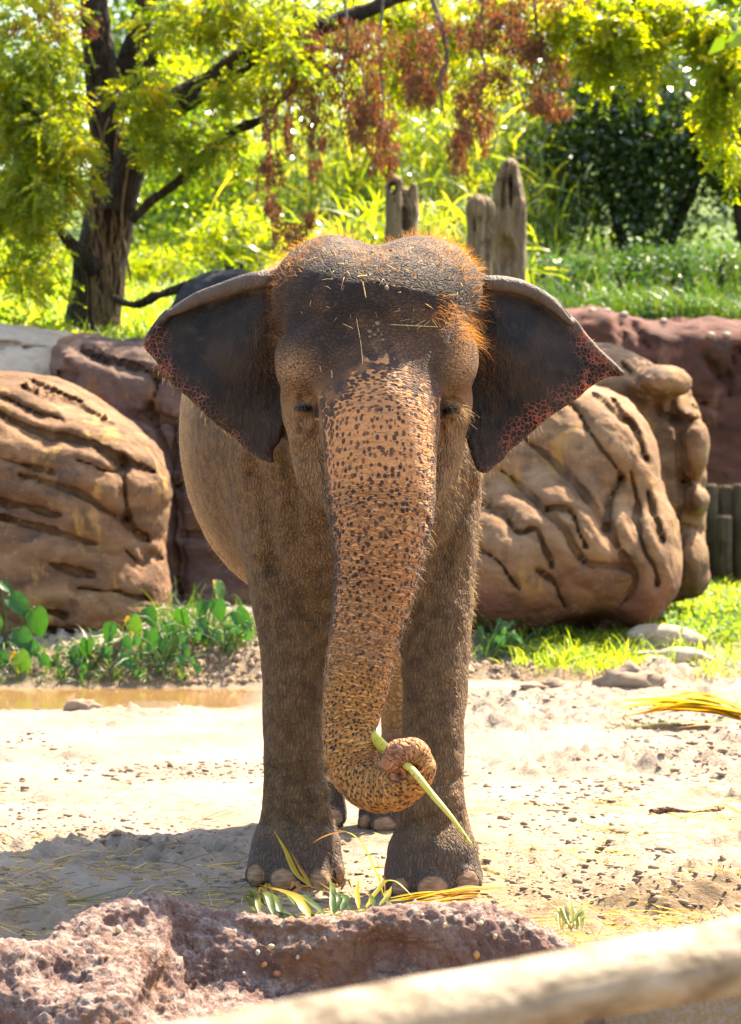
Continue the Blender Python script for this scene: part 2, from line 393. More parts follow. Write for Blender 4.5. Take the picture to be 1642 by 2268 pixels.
def rock(name, label, vol, mat, cracks, d0, d1, disp=0.03, base_d=20.0, crk=0.040, cat='boulder', tilt=0.35, strata=0.026):
    for c in cracks:
        w = c[0] if isinstance(c[0], (int, float)) else 1.0
        pts = c[1:] if isinstance(c[0], (int, float)) else c
        pq = catmull(pts, 7); jit = np.stack([fbm(np.c_[pq * 0.035, 0 * pq[:, :1] + s], 3) for s in (0, 9)], 1) * 5
        Q = [vol.hit(W(a, b, base_d), d0, d1) for a, b in pq + jit]; Q = [q for q in Q if q is not None]
        if len(Q) < 3: continue
        Q = np.array(Q)
        R = crk * w * (0.35 + 0.65 * np.sin(np.linspace(0.05, 3.09, len(Q)))) * (1 + 0.5 * vnoise(Q * 7))
        vol.chain(Q + [0, -0.008, -0.010], R * 0.74, 0.075, 's')
        [vol.chain(Q + [0, o, -0.12 * o], np.maximum(R * q, 0.0118), 0.006, 's') for o, q in ((0.004, 0.42), (0.016, 0.40), (0.03, 0.39), (0.046, 0.37), (0.064, 0.36), (0.084, 0.34), (0.105, 0.33))]
    V, F = vol.nets(); N = normals(V, F)
    S = np.stack([V[:, 0] * cos(tilt) - V[:, 2] * sin(tilt), V[:, 1], V[:, 0] * sin(tilt) + V[:, 2] * cos(tilt)], 1)      # along and across the bedding
    cre = (1 - np.abs(fbm(S * np.array([0.8, 0.8, 2.6]) + 0.25 * fbm(V * 3, 2)[:, None], 3)) * 3.2).clip(0, 1) ** 3; led = (S[:, 2] * 3.1 + 0.9 * fbm(S * np.array([1.1, 1.1, 1.1]), 3)) % 1.0
    V = V + N * (disp * fbm(V * 2.3, 3) + disp * 0.7 * fbm(S * np.array([4, 4, 11]), 4) - strata * 0.8 * cre + strata * 0.55 * (led ** 2.5 - 0.3) + 0.010 * fbm(V * 22, 3))[:, None]
    o = mesh(name, V, F, mat, None, dict(h=V[:, 2])); tag(o, label, cat); return o, V
def pxpoly(P, d, n=4):
    P = np.array(P, dtype=float); Q = np.array([W(a, b, d)[[0, 2]] for a, b in P]); return closed_smooth(Q, n)
TANS = [(0.075, 0.036, 0.017), (0.135, 0.066, 0.030), (0.19, 0.10, 0.047), (0.27, 0.165, 0.085), (0.085, 0.042, 0.020)]
m_left = rock_mat('brown_sandstone', TANS, stain=(0.36, 0.20, 0.055))
m_right = rock_mat('tan_sandstone', [(0.105, 0.05, 0.022), (0.18, 0.095, 0.043), (0.23, 0.13, 0.065), (0.30, 0.19, 0.105), (0.10, 0.058, 0.032)], stain=(0.33, 0.175, 0.05), red=(0.135, 0.05, 0.035))
m_mauve = rock_mat('mauve_rock', [(0.065, 0.037, 0.028), (0.105, 0.06, 0.044), (0.145, 0.083, 0.058), (0.20, 0.125, 0.09), (0.07, 0.043, 0.035)], stain=(0.20, 0.10, 0.04))
m_pale = rock_mat('pale_rock', [(0.30, 0.22, 0.15), (0.38, 0.29, 0.20), (0.42, 0.33, 0.24), (0.46, 0.37, 0.27), (0.33, 0.24, 0.16)])

def left_boulder():
    v = Vol((-4.1, 18.9, -0.25), (-1.2, 23.0, 2.25), 0.0195)
    P = pxpoly([(-330, 1500), (-350, 1000), (-250, 850), (-100, 812), (0, 817), (60, 828), (130, 845), (200, 885), (260, 925), (305, 962), (335, 1010), (350, 1080), (358, 1160), (357, 1300), (350, 1420), (335, 1500)], 20.6)
    v.inflate(P, 20.9, 0.62, 1.15, lean=0.30, z0=0.6, pw=2.2)
    v.ell(W(120, 1310, 20.3), (0.75, 0.6, 0.5), 0.3); v.ell(W(230, 1080, 20.4), (0.45, 0.6, 0.42), 0.25)
    cr = [[1.5, (-20, 905), (0, 915), (59, 946), (102, 965), (141, 961), (188, 977), (234, 997), (252, 1010), (266, 1012), (297, 1028), (345, 1044)],
          [1.1, (47, 852), (98, 872), (156, 887), (203, 911), (242, 934)], [0.9, (0, 876), (39, 895), (90, 915), (140, 930)], [0.8, (60, 838), (120, 862), (180, 890)],
          [1.2, (40, 1050), (78, 1059), (141, 1079), (188, 1098), (234, 1130), (274, 1149), (301, 1177), (328, 1196)], [(-10, 1104), (47, 1118), (98, 1132), (133, 1139)],
          [1.1, (-10, 1138), (51, 1157), (109, 1173), (156, 1190), (219, 1204)], [1.1, (109, 1247), (149, 1262), (203, 1272)], [1.1, (274, 1016), (276, 1055), (279, 1114), (281, 1149)],
          [0.8, (168, 1018), (211, 1032), (250, 1046), (270, 1028)], [(274, 1220), (313, 1251), (332, 1223), (356, 1239)], [0.9, (82, 1349), (145, 1364)], [1.2, (90, 1388), (156, 1403), (234, 1405), (300, 1400)],
          [0.6, (170, 1300), (250, 1310), (330, 1330)], [0.7, (0, 1010), (60, 1030), (120, 1045)]]
    return rock('boulder', 'big rounded brown boulder with slanting cracks beside the muddy water at left', v, m_left, cr, 19.0, 22.5, 0.018, 20.3, tilt=0.38)
def mauve_boulder():
    v = Vol((-2.7, 20.6, -0.2), (0.3, 24.6, 2.6), 0.022)
    P = pxpoly([(90, 1500), (100, 900), (106, 800), (118, 756), (160, 740), (230, 744), (330, 752), (430, 775), (520, 800), (600, 850), (660, 950), (700, 1200), (720, 1500)], 22.3)
    v.inflate(P, 22.6, 0.32, 1.0, lean=0.22, z0=0.5, pw=2.6)
    cr = [[1.3, (188, 770), (219, 786), (274, 801), (320, 817), (370, 840)], [1.6, (120, 822), (140, 828), (165, 833)], [1.5, (297, 919), (324, 915), (367, 924), (399, 934), (450, 950)],
          [1.8, (330, 900), (352, 960), (372, 1030), (376, 1090), (379, 1212), (390, 1300), (414, 1390)], [1.2, (391, 938), (387, 989), (385, 1071), (410, 1065), (470, 1075)], [0.8, (350, 830), (345, 870), (325, 915)],
          [0.9, (400, 1185), (440, 1180), (500, 1190)]]
    return rock('boulder', 'dark mauve boulder with a flat top wedged behind the big brown boulder', v, m_mauve, cr, 20.8, 24.0, 0.045, 21.8, 0.032)
def pale_boulder():
    v = Vol((-4.6, 21.0, 0.4), (-1.9, 24.6, 2.9), 0.03)
    P = pxpoly([(-330, 1000), (-300, 740), (-100, 702), (0, 712), (90, 726), (165, 742), (200, 800), (210, 1000)], 22.9)
    v.inflate(P, 23.1, 0.4, 0.8, lean=0.4, z0=1.6)
    return rock('boulder', 'sunlit pale boulder at the foot of the tree on the left', v, m_pale, [[0.7, (-50, 760), (40, 762), (120, 775)]], 21.4, 24.5, 0.02, 22.6)
def right_boulder():
    v = Vol((0.25, 19.3, -0.25), (2.6, 23.4, 2.25), 0.0195)
    P = pxpoly([(900, 1500), (930, 1000), (1040, 860), (1150, 800), (1250, 800), (1321, 845), (1376, 862), (1415, 900), (1440, 955), (1468, 1016), (1472, 1079), (1487, 1161), (1492, 1231), (1494, 1275), (1480, 1310), (1438, 1332), (1368, 1362), (1259, 1380), (1181, 1402), (1050, 1410)], 21.0)
    v.inflate(P, 21.3, 0.55, 1.15, lean=0.34, z0=0.5, pw=2.1)
    for (a, b, d, rx, rz, ry) in ((1420, 1230, 20.7, 80, 150, .5), (1330, 1000, 20.9, 110, 120, .6), (1250, 1200, 20.4, 110, 130, .5), (1130, 1250, 20.4, 110, 130, .5)):
        v.ell(W(a, b, d), (rx * d / FOC, ry, rz * d / FOC), 0.25)
    cr = [[1.3, (1130, 930), (1165, 969), (1200, 997), (1243, 1036), (1290, 1086), (1329, 1141), (1368, 1211), (1396, 1251)], [1.3, (1107, 1040), (1149, 1071), (1192, 1114), (1235, 1153), (1274, 1211), (1294, 1243)],
          [1.2, (1060, 1106), (1110, 1133), (1149, 1176), (1185, 1168), (1208, 1208), (1224, 1251)], [(1212, 1125), (1259, 1129), (1282, 1168), (1298, 1211)], [0.9, (1259, 883), (1298, 934), (1333, 989), (1368, 1032), (1376, 1055)],
          [1.1, (1321, 868), (1360, 907), (1407, 950), (1435, 1016)], [1.3, (1376, 1055), (1360, 1090), (1349, 1133), (1345, 1172)], [1.2, (1399, 1040), (1415, 1114), (1411, 1149), (1431, 1211), (1454, 1262), (1456, 1295)],
          [(1435, 1086), (1450, 1133), (1470, 1200)], [1.1, (1310, 1251), (1364, 1249), (1399, 1258), (1411, 1274), (1399, 1309), (1376, 1337)], [0.8, (1362, 880), (1385, 925), (1420, 960)], [0.8, (1190, 1260), (1230, 1290), (1250, 1340)],
          [0.9, (1060, 1210), (1110, 1245), (1150, 1300)]]
    return rock('boulder', 'large tan boulder with deep slanting grooves just right of the elephant', v, m_right, cr, 19.3, 22.8, 0.016, 20.6, tilt=0.85, strata=0.016)
def right_outcrop():
    v = Vol((1.2, 21.2, -0.25), (2.95, 24.8, 2.5), 0.02)
    P = pxpoly([(1250, 1400), (1240, 800), (1285, 768), (1325, 757), (1385, 762), (1454, 797), (1520, 836), (1547, 872), (1567, 920), (1573, 997), (1573, 1110), (1566, 1180), (1571, 1250), (1573, 1286), (1545, 1325), (1485, 1340), (1400, 1400)], 22.6)
    v.inflate(P, 22.9, 0.34, 0.9, lean=0.25, z0=0.6, pw=2.4)
    for (a, b, rx, rz) in ((1535, 985, 34, 75), (1535, 1105, 36, 36), (1525, 1235, 42, 62), (1460, 850, 70, 40)):
        v.ell(W(a, b, 22.2), (rx * 22.2 / FOC, 0.28, rz * 22.2 / FOC), 0.08)
    cr = [[1.5, (1490, 880), (1495, 910), (1505, 958), (1509, 1024), (1513, 1059), (1513, 1114), (1497, 1161), (1492, 1240), (1490, 1310)], [1.2, (1407, 868), (1458, 883), (1462, 915), (1493, 922)], [1.3, (1513, 1068), (1544, 1062), (1571, 1080)],
          [1.5, (1489, 1165), (1532, 1163), (1566, 1178)], [(1536, 846), (1540, 891), (1567, 915)], [0.8, (1498, 925), (1530, 930), (1560, 925)], [0.7, (1380, 800), (1420, 850), (1440, 870)]]
    return rock('boulder', 'tan boulder split by an upright cleft, standing before the red rock wall', v, m_right, cr, 21.2, 24.5, 0.016, 22.3, 0.036, tilt=1.2, strata=0.016)
for f in (left_boulder, mauve_boulder, pale_boulder, right_boulder, right_outcrop): f()

def red_wall():
    v = Vol((1.0, 28.2, -0.3), (6.0, 31.4, 3.0), 0.045)
    P = pxpoly([(1060, 1330), (1080, 800), (1180, 735), (1230, 700), (1275, 680), (1325, 670), (1390, 686), (1480, 700), (1560, 698), (1642, 706), (1800, 712), (2100, 720), (2160, 1330)], 29.0)
    v.inflate(P, 29.9, 0.35, 0.95, lean=0.10, z0=0.5, pw=3)
    m = rock_mat('red_rock', [(0.05, 0.018, 0.013), (0.09, 0.031, 0.021), (0.12, 0.042, 0.027), (0.155, 0.062, 0.041), (0.055, 0.026, 0.022)], stain=(0.20, 0.085, 0.055), speck=False)
    cr = [[1.2, (1364, 688), (1380, 723), (1382, 754)], [1.5, (1396, 704), (1419, 739), (1446, 774)], [1.4, (1560, 790), (1603, 836), (1618, 872)], [1.3, (1642, 760), (1625, 800), (1608, 840)], [1.2, (1440, 900), (1500, 880), (1590, 900)]]
    o, V = rock('rock_wall', 'long wall of dark red rock below the grassy bank at right', v, m, cr, 28.2, 31, 0.06, 29.2, 0.05, 'rock wall')
    gk = G('cream_stone'); gk.done((0.36, 0.26, 0.19), 0.7)
    import bmesh
    for (px, py) in ((1313, 690), (1345, 690), (1382, 697), (1333, 672), (1341, 668), (1573, 704), (1612, 706), (1575, 743), (1610, 743), (1470, 712), (1358, 676)):
        q = v.hit(W(px, py, 29), 28, 31)
        if q is None: continue
        link('pebble', ico_mesh('pebble', gk.m, 0.040), o).location = q
    return o
_ICO = {}
def ico_data(sub):
    import bmesh
    if sub not in _ICO:
        bm = bmesh.new(); bmesh.ops.create_icosphere(bm, subdivisions=sub, radius=1)
        _ICO[sub] = (np.array([v.co[:] for v in bm.verts]), np.array([[v.index for v in f.verts] for f in bm.faces])); bm.free()
    return _ICO[sub]
_PEB = {}
def ico_mesh(name, mat, r):
    key = (name, mat.name, r)
    if key not in _PEB:
        V, F = ico_data(2); V = V * r * (1 + 0.18 * fbm(V * 1.3 + 4, 2))[:, None] * np.array([1.1, 0.8, 0.85])
        o = mesh(name, V, F, mat); _PEB[key] = o.data; bpy.data.objects.remove(o)
    return _PEB[key]
wall = red_wall()

def front_rock():
    """the rough purple-brown rock ledge along the ditch"""
    v = Vol((-1.45, 7.7, -0.95), (0.95, 9.95, 0.40), 0.009)
    top = [(-120, 2120, 8.75, 80), (0, 2125, 8.85, 75), (90, 2105, 8.95, 70), (180, 2065, 9.1, 75), (260, 2035, 9.25, 75), (340, 2015, 9.35, 66), (420, 2030, 9.42, 52)]
    def ch(pts, k): 
        Q = catmull(pts, 5); v.chain(np.array([W(q[0], q[1], q[2]) for q in Q]), [q[3] * q[2] / FOC for q in Q], k)
    ch([(-90, 2160, 8.75, 92), (30, 2165, 8.8, 84), (130, 2150, 8.9, 75), (200, 2110, 9.05, 85), (290, 2065, 9.2, 85), (365, 2040, 9.3, 65)], 0.06)
    ch([(300, 2080, 9.2, 88), (340, 2140, 9.05, 70), (250, 2200, 8.85, 90), (230, 2290, 8.6, 100)], 0.05)
    ch([(330, 2030, 9.36, 62), (430, 2070, 9.36, 62), (560, 2092, 9.33, 68), (700, 2098, 9.3, 72), (840, 2085, 9.32, 74), (960, 2070, 9.35, 76), (1060, 2075, 9.38, 72), (1160, 2100, 9.4, 58), (1230, 2130, 9.42, 42), (1290, 2160, 9.45, 28)], 0.05)
    ch([(400, 2180, 9.33, 120), (600, 2190, 9.37, 130), (760, 2190, 9.39, 130), (950, 2180, 9.40, 130), (1100, 2190, 9.42, 115), (1230, 2215, 9.43, 85)], 0.06)
    ch([(380, 2320, 9.36, 190), (800, 2320, 9.42, 210), (1200, 2330, 9.46, 180)], 0.06)
    ch([(-90, 2240, 8.75, 100), (60, 2260, 8.7, 100), (160, 2330, 8.6, 110)], 0.05)
    ch([(-90, 2400, 8.8, 200), (200, 2450, 8.9, 250), (600, 2450, 9.2, 230)], 0.1)
    for (w, pts) in ((0.030, [(405, 2010), (410, 2050), (398, 2100), (385, 2150), (350, 2200), (320, 2250)]), (0.05, [(845, 2100), (850, 2140), (830, 2175), (815, 2205)]),
                     (0.045, [(860, 2120), (930, 2130), (985, 2170), (1000, 2200)]), (0.016, [(255, 2035), (300, 2040), (340, 2030)]), (0.014, [(500, 2040), (600, 2065), (700, 2060)])):
        Q = [v.hit(W(a, b, 9), 8.0, 10.2) for a, b in catmull(pts, 5)]; Q = [q for q in Q if q is not None]
        if len(Q) > 2: v.chain(np.array(Q) + [0, -0.2 * w, 0], w * (1 + 0.3 * vnoise(np.array(Q) * 12)), 0.05, 's')
    v.ell(W(915, 2170, 9.10), (0.085, 0.08, 0.045), 0.06, 's')
    V, F = v.nets(); N = normals(V, F)
    pit = np.minimum(fbm(V * 22, 3), 0.05); pit2 = np.minimum(fbm(V * 52 + 3, 2), 0.1)
    V = V + N * (0.03 * fbm(V * 4, 2) + 0.009 * fbm(V * 13, 3) + 0.016 * fbm(V * 36, 3) + 0.013 * fbm(V * 80, 2))[:, None]
    g = G('purple_lava_rock'); co = g.co()
    c = g.ramp(g.noise(co, 7, 6, 0.65), [(0.3, (0.085, 0.044, 0.034)), (0.5, (0.15, 0.083, 0.066)), (0.7, (0.22, 0.14, 0.112))])
    c = g.mix(g.math('MULTIPLY', g.rng(g.noise(co, 3.4, 4), 0.56, 0.68), 0.7), c, (0.18, 0.09, 0.045))
    c = g.mix(g.math('MULTIPLY', g.math('MULTIPLY', g.attr('lit_top'), g.rng(g.noise(co, 22, 6, 0.75), 0.44, 0.60)), 0.75), c, (0.34, 0.265, 0.22))  # paler upward faces: sunlight painted into the rock colour
    c = g.mix(g.math('MULTIPLY', g.rng(g.noise(co, 90, 4, 0.7), 0.56, 0.72), 0.6), c, (0.40, 0.31, 0.28))
    h = g.math('ADD', g.noise(co, 90, 6, 0.8), g.math('MULTIPLY', g.vor(co, 80), 0.6))
    g.done(c, 0.9, g.bump(h, 0.012, 0.8), 0.25)
    o = mesh('rock_ledge', V, F, g.m, None, dict(lit_top=smooth(0.25, 0.75, N[:, 2]))); tag(o, 'rough purple brown rock ledge in front of the elephant, studded with small pebbles', 'rock ledge')
    cols = [(0.45, 0.20, 0.06), (0.50, 0.36, 0.20), (0.42, 0.36, 0.30), (0.36, 0.13, 0.06)]
    ms = []
    for i, cc in enumerate(cols):
        gp = G('pebble_' + 'abcd'[i]); gp.done(gp.mix(gp.noise(gp.co(), 60, 3), cc, tuple(v * 0.6 for v in cc)), 0.55); ms.append(gp.m)
    for i, (px, py, s, k) in enumerate(((601, 2097, 13, 1), (571, 2110, 11, 2), (585, 2137, 13, 0), (614, 2157, 16, 3), (660, 2120, 10, 2), (541, 2157, 9, 2), (1056, 2115, 19, 0), (985, 2010 + 40, 11, 1), (1065, 2020 + 25, 13, 1), (1097, 2075, 12, 1), (1010, 2035, 10, 2), (935, 2012 + 15, 9, 2), (1180, 2090, 10, 1), (262, 2058, 15, 1), (238, 2120, 10, 0))):
        q = v.hit(W(px, py, 9.2), 8.2, 10)
        if q is None: continue
        p = link('pebble', ico_mesh('pebble', ms[k], 0.010), o); p.location = q + np.array([0, 0.002, 0]); p.scale = (s / 13,) * 3; p.rotation_euler = (i, i * 2, i * 1.3)
    return o
ledge = front_rock()

# ------------------------------------------------------------------ rail in front, posts by the wall, weathered stumps
def wood_mat(name, a, b, c, sc=(30, 30, 2.5), dark=0.55):
    g = G(name); co = g.co(); v = g.vmul(co, sc)
    w = g.noise(v, 1.6, 6, 0.65, 0.4)
    col = g.ramp(w, [(0.3, a), (0.5, b), (0.7, c)])
    col = g.mix(g.math('MULTIPLY', g.rng(g.noise(co, 4.5, 4, 0.6), 0.52, 0.66), dark), col, tuple(x * 0.35 for x in a))
    g.done(col, 0.85, g.bump(g.math('ADD', w, g.math('MULTIPLY', g.noise(v, 5, 4), 0.5)), 0.02, 0.9), 0.2); return g.m
def rail():
    a = np.array([-1.55, 2.32, 0.925]); b = np.array([1.35, 4.97, 0.955]); P = np.linspace(a, b, 60)
    root = empty('rail_fence', (0.0, 3.9, -0.75), 'pale weathered log rail across the very front, out of focus', 'rail fence')
    R = 0.051 + 0.003 * np.sin(np.linspace(0, 9, 60)); V, F = tube(P, R, 24)
    n = normals(V, fix_quads(F)); V = V + n * (0.004 * fbm(V * 7, 3))[:, None]
    m = wood_mat('weathered_log', (0.10, 0.068, 0.038), (0.26, 0.205, 0.14), (0.38, 0.32, 0.24), (5, 2.5, 12), 0.9)
    mesh('rail', rel(V, root), fix_quads(F), m, root)
    for t in (0.04, 0.97):
        q = a + (b - a) * t; z = np.linspace(-0.78, q[2] + 0.02, 12); d = (b - a) / np.linalg.norm(b - a); off = np.array([-d[1], d[0], 0]) * 0.10
        V, F = tube(np.stack([np.full(12, q[0] + off[0]), np.full(12, q[1] + off[1]), z], 1), 0.06, 16); mesh('post', rel(V, root), fix_quads(F), m, root)
rail()
def post_fence():
    root = empty('timber_fence', (3.2, 27.6, 0.0), 'short fence of grey upright timbers right of the cleft boulder', 'fence')
    m = wood_mat('grey_timber', (0.04, 0.026, 0.016), (0.085, 0.057, 0.036), (0.15, 0.105, 0.07), (14, 14, 1.2))
    for (x0, x1, top, d) in ((1556, 1590, 1072, 27.6), (1592, 1622, 1075, 27.62), (1590, 1621, 1142, 27.4), (1624, 1657, 1072, 27.6), (1659, 1692, 1078, 27.6), (1694, 1728, 1070, 27.6), (1520, 1553, 1076, 27.6)):
        p0, p1 = W(x0 + 1, top, d), W(x1 - 1, top, d); w = (p1[0] - p0[0]) / 2; cx = (p0[0] + p1[0]) / 2; h = p0[2]
        z = [-0.05, h - 0.03, h]; s = [1, 1, 0.86]; V = []; F = []
        for zz, k in zip(z, s): V += [(cx + k * w * a, d + k * 0.06 * b, zz) for a, b in ((-1, -1), (1, -1), (1, 1), (-1, 1))]
        for i in range(2): F += [(4 * i + j, 4 * i + (j + 1) % 4, 4 * i + 4 + (j + 1) % 4, 4 * i + 4 + j) for j in range(4)]
        F += [(8, 9, 10, 11), (3, 2, 1, 0)]
        mesh('timber', rel(V, root), F, m, root, smooth=False)
post_fence()

def stump(label, pts, d, holes=(), spikes=(), base=0.0, lean=0.0, seed=0):
    P = np.array([W(a, b, d) for a, b, r in pts]); R = np.array([r * d / FOC for a, b, r in pts])
    v = Vol(P.min(0) - 0.35, P.max(0) + 0.35, 0.018)
    v.chain(P, R, 0.05)
    for (pp) in spikes: v.chain(np.array([W(a, b, d - o) for a, b, r, o in pp]), [r * d / FOC for a, b, r, o in pp], 0.04)
    for (a, b, rx, rz) in holes:
        q = v.hit(W(a, b, d), d - 1.2, d + 1)
        if q is not None: v.ell(q, (rx * d / FOC, 0.13, rz * d / FOC), 0.03, 's')
    V, F = v.nets(); N = normals(V, F)
    ang = np.arctan2(V[:, 0] - P[:, 0].mean(), V[:, 1] - d)
    V = V + N * (0.035 * fbm(np.stack([ang * 3.0 + seed, V[:, 2] * 0.9, 0 * ang + seed], 1), 4) - 0.03 * smooth(0.1, 0.5, fbm(np.stack([ang * 5 + 7 + seed, V[:, 2] * 0.5, 0 * ang], 1), 2)))[:, None]
    o = mesh('tree_stump', V, F, STUMP); tag(o, label, 'stump', 'weathered stumps on the bank behind the elephant'); return o
STUMP = wood_mat('driftwood', (0.085, 0.058, 0.037), (0.20, 0.145, 0.095), (0.31, 0.235, 0.16), (16, 16, 1.6), 0.7)
stump('broken grey stump with a hollow eye and two points above the middle of the head', [(888, 760, 40), (888, 600, 38), (888, 520, 36), (890, 470, 33), (888, 455, 28)], 26.5,
      holes=[(871, 415, 11, 15), (893, 480, 4, 26)], spikes=[[(876, 470, 22, 0), (874, 430, 22, 0), (873, 402, 16, 0)], [(912, 470, 14, 0), (915, 430, 9, 0), (917, 410, 5, 0)], [(893, 455, 14, 0), (900, 430, 10, 0)]], seed=1)
stump('tallest grey stump with a long groove and dark hollow near its base', [(1125, 800, 42), (1124, 620, 40), (1126, 520, 38), (1128, 450, 35), (1126, 400, 27), (1128, 372, 20)], 27.2,
      holes=[(1118, 560, 22, 40), (1128, 420, 3, 40), (1116, 430, 3, 40)], spikes=[[(1152, 520, 14, 0.05), (1155, 470, 10, 0.05), (1158, 452, 6, 0.05)]], seed=2)
stump('shorter grey stump with a flared top leaning on the tallest stump', [(1062, 780, 30), (1060, 600, 30), (1062, 540, 27), (1064, 490, 29), (1064, 462, 32)], 26.3, holes=[(1052, 500, 3, 25)], spikes=[[(1084, 475, 12, 0.05), (1087, 462, 9, 0.05)]], seed=3)

def dark_boulder():
    v = Vol((-1.7, 23.5, 1.5), (-0.5, 25.2, 3.05), 0.03)
    v.ell(W(520, 685, 24.3), (0.32, 0.4, 0.30), 0.05); v.ell(W(450, 712, 24.2), (0.25, 0.35, 0.19), 0.15); v.ell(W(480, 760, 24.3), (0.4, 0.5, 0.5), 0.2)
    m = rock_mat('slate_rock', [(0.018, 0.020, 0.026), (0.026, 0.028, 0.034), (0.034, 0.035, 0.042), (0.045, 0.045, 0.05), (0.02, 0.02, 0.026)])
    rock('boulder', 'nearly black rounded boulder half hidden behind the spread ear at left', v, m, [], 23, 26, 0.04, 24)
dark_boulder()
# ------------------------------------------------------------------ the elephant
def build_elephant():
    H = 0.0098
    v = Vol((-0.86, 9.55, -0.04), (0.92, 13.2, 2.36), H)
    def r(px, d): return px * d / FOC
    def E(px, py, d, rx, rz, ry, k=0.06, op='u', rot=None):
        v.ell(W(px, py, d), (r(rx, d), ry, r(rz, d)), k, op, rot)
    def C(pts, k=0.05, op='u', n=5, ysc=1.0):
        pts = np.array(pts, dtype=float); Q = catmull(pts, n)
        P = np.array([W(q[0], q[1], q[2]) for q in Q]); v.chain(P, [r(q[3], q[2]) for q in Q], k, op, ysc); return P, Q
    # trunk of the body
    v.ell((-0.165, 11.85, 1.60), (0.575, 1.02, 0.70), 0.1)
    v.ell((-0.14, 12.3, 1.50), (0.54, 0.52, 0.66), 0.15)
    v.ell((-0.02, 11.15, 1.45), (0.40, 0.48, 0.66), 0.15)
    v.ell((0.01, 10.95, 1.72), (0.33, 0.50, 0.44), 0.15)
    v.ell((0.0, 11.2, 1.12), (0.28, 0.26, 0.30), 0.10)
    # legs
    C([(640, 1030, 11.12, 96), (638, 1150, 11.1, 98), (645, 1270, 11.05, 98), (655, 1380, 11.02, 87), (652, 1500, 10.99, 73), (650, 1600, 10.97, 67.5),
       (652, 1700, 10.95, 66.5), (656, 1790, 10.94, 69), (655, 1840, 10.94, 72)], 0.10)
    C([(985, 1030, 11.05, 72), (975, 1150, 11.02, 80), (970, 1270, 11.0, 83), (967, 1380, 10.95, 80), (963, 1500, 10.89, 74), (960, 1600, 10.84, 70),
       (960, 1700, 10.80, 68), (961, 1790, 10.785, 67), (960, 1840, 10.78, 71)], 0.10)
    C([(690, 1250, 12.5, 125), (690, 1400, 12.5, 95), (688, 1560, 12.5, 72), (686, 1700, 12.45, 66), (686, 1760, 12.42, 70)], 0.1)
    C([(905, 1250, 12.5, 110), (908, 1400, 12.5, 85), (908, 1560, 12.5, 66), (905, 1700, 12.48, 64), (895, 1750, 12.42, 70)], 0.1)
    # feet: bells standing on the ground
    for (px, d, rr, dz) in ((655, 10.93, 109, 1.0), (960, 10.76, 111, 1.0), (683, 12.42, 88, 0.9), (884, 12.38, 90, 0.9)):
        c = W(px, 1900, d); R = r(rr, d)
        v.chain(np.array([[c[0], d, 0.30 * dz], [c[0], d, 0.20 * dz], [c[0], d - 0.01, 0.115 * dz], [c[0], d - 0.01, 0.05]]), np.array([0.62, 0.74, 0.92, 0.99]) * R, 0.04)
    sl, X, Y, Z = v.box((-0.86, 9.55, -0.04), (0.92, 13.2, 0.06))
    v.put(sl, np.broadcast_to(Z + 0.0 - 0.004, v.F[sl].shape).astype(np.float32), 0.02, 's')
    # tail
    v.chain(np.array([[-0.12, 12.74, 1.75], [-0.12, 12.84, 1.5], [-0.11, 12.86, 1.1], [-0.10, 12.84, 0.8]]), [0.05, 0.04, 0.026, 0.018], 0.05)
    # skull
    E(738, 650, 10.66, 137, 128, 0.33, 0.05)
    E(932, 650, 10.66, 141, 128, 0.33, 0.06)
    E(835, 700, 10.62, 212, 120, 0.32, 0.10)
    E(835, 745, 10.46, 168, 150, 0.25, 0.10)
    E(838, 860, 10.40, 142, 150, 0.25, 0.10)
    E(838, 660, 10.45, 150, 70, 0.22, 0.10)
    E(835, 930, 10.62, 185, 190, 0.26, 0.10)
    E(664, 826, 10.36, 47, 54, 0.09, 0.10)               # brows
    E(1006, 822, 10.36, 45, 54, 0.09, 0.10)
    C([(655, 780, 10.38, 34), (700, 772, 10.34, 40), (740, 805, 10.31, 45)], 0.09)
    C([(1012, 780, 10.39, 34), (975, 770, 10.36, 38), (940, 805, 10.33, 42)], 0.09)
    # cheeks and jaw
    C([(684, 890, 10.46, 60), (694, 960, 10.45, 56), (700, 1040, 10.42, 47), (722, 1110, 10.38, 36), (745, 1150, 10.33, 22)], 0.07)
    C([(988, 890, 10.46, 58), (978, 960, 10.45, 54), (972, 1030, 10.42, 46), (950, 1090, 10.38, 36), (935, 1130, 10.33, 24)], 0.07)
    E(838, 1080, 10.60, 105, 95, 0.20, 0.08)
    # eyes: hollow, ball, lids
    for sx, ex, ey in ((1, 671, 903), (-1, 1003, 908)):
        E(ex + 4 * sx, ey + 4, 10.26, 36, 36, 0.10, 0.05, 's')
        E(ex + sx, ey + 2, 10.352, 19, 15, 0.034, 0.006)
        for (oy, rr, bow) in ((-13, 6.5, -9), (13, 6, 8), (-28, 7, -10), (29, 6, 9), (45, 5.5, 9), (60, 4.5, 8)):
            P = [(ex - 24 + 2 * abs(oy) / 10, ey + oy * 0.55), (ex - 10, ey + oy + bow * 0.6), (ex + 8, ey + oy + bow * 0.6), (ex + 25, ey + oy * 0.5 + 4)]
            Q = [v.hit(W(a, b, 10.3), 9.9, 10.7) for a, b in catmull(P, 4)]; Q = [q for q in Q if q is not None]
            if len(Q) > 2: v.chain(np.array(Q) + [0, -0.004, 0], r(rr, 10.3) * 0.8, 0.012)
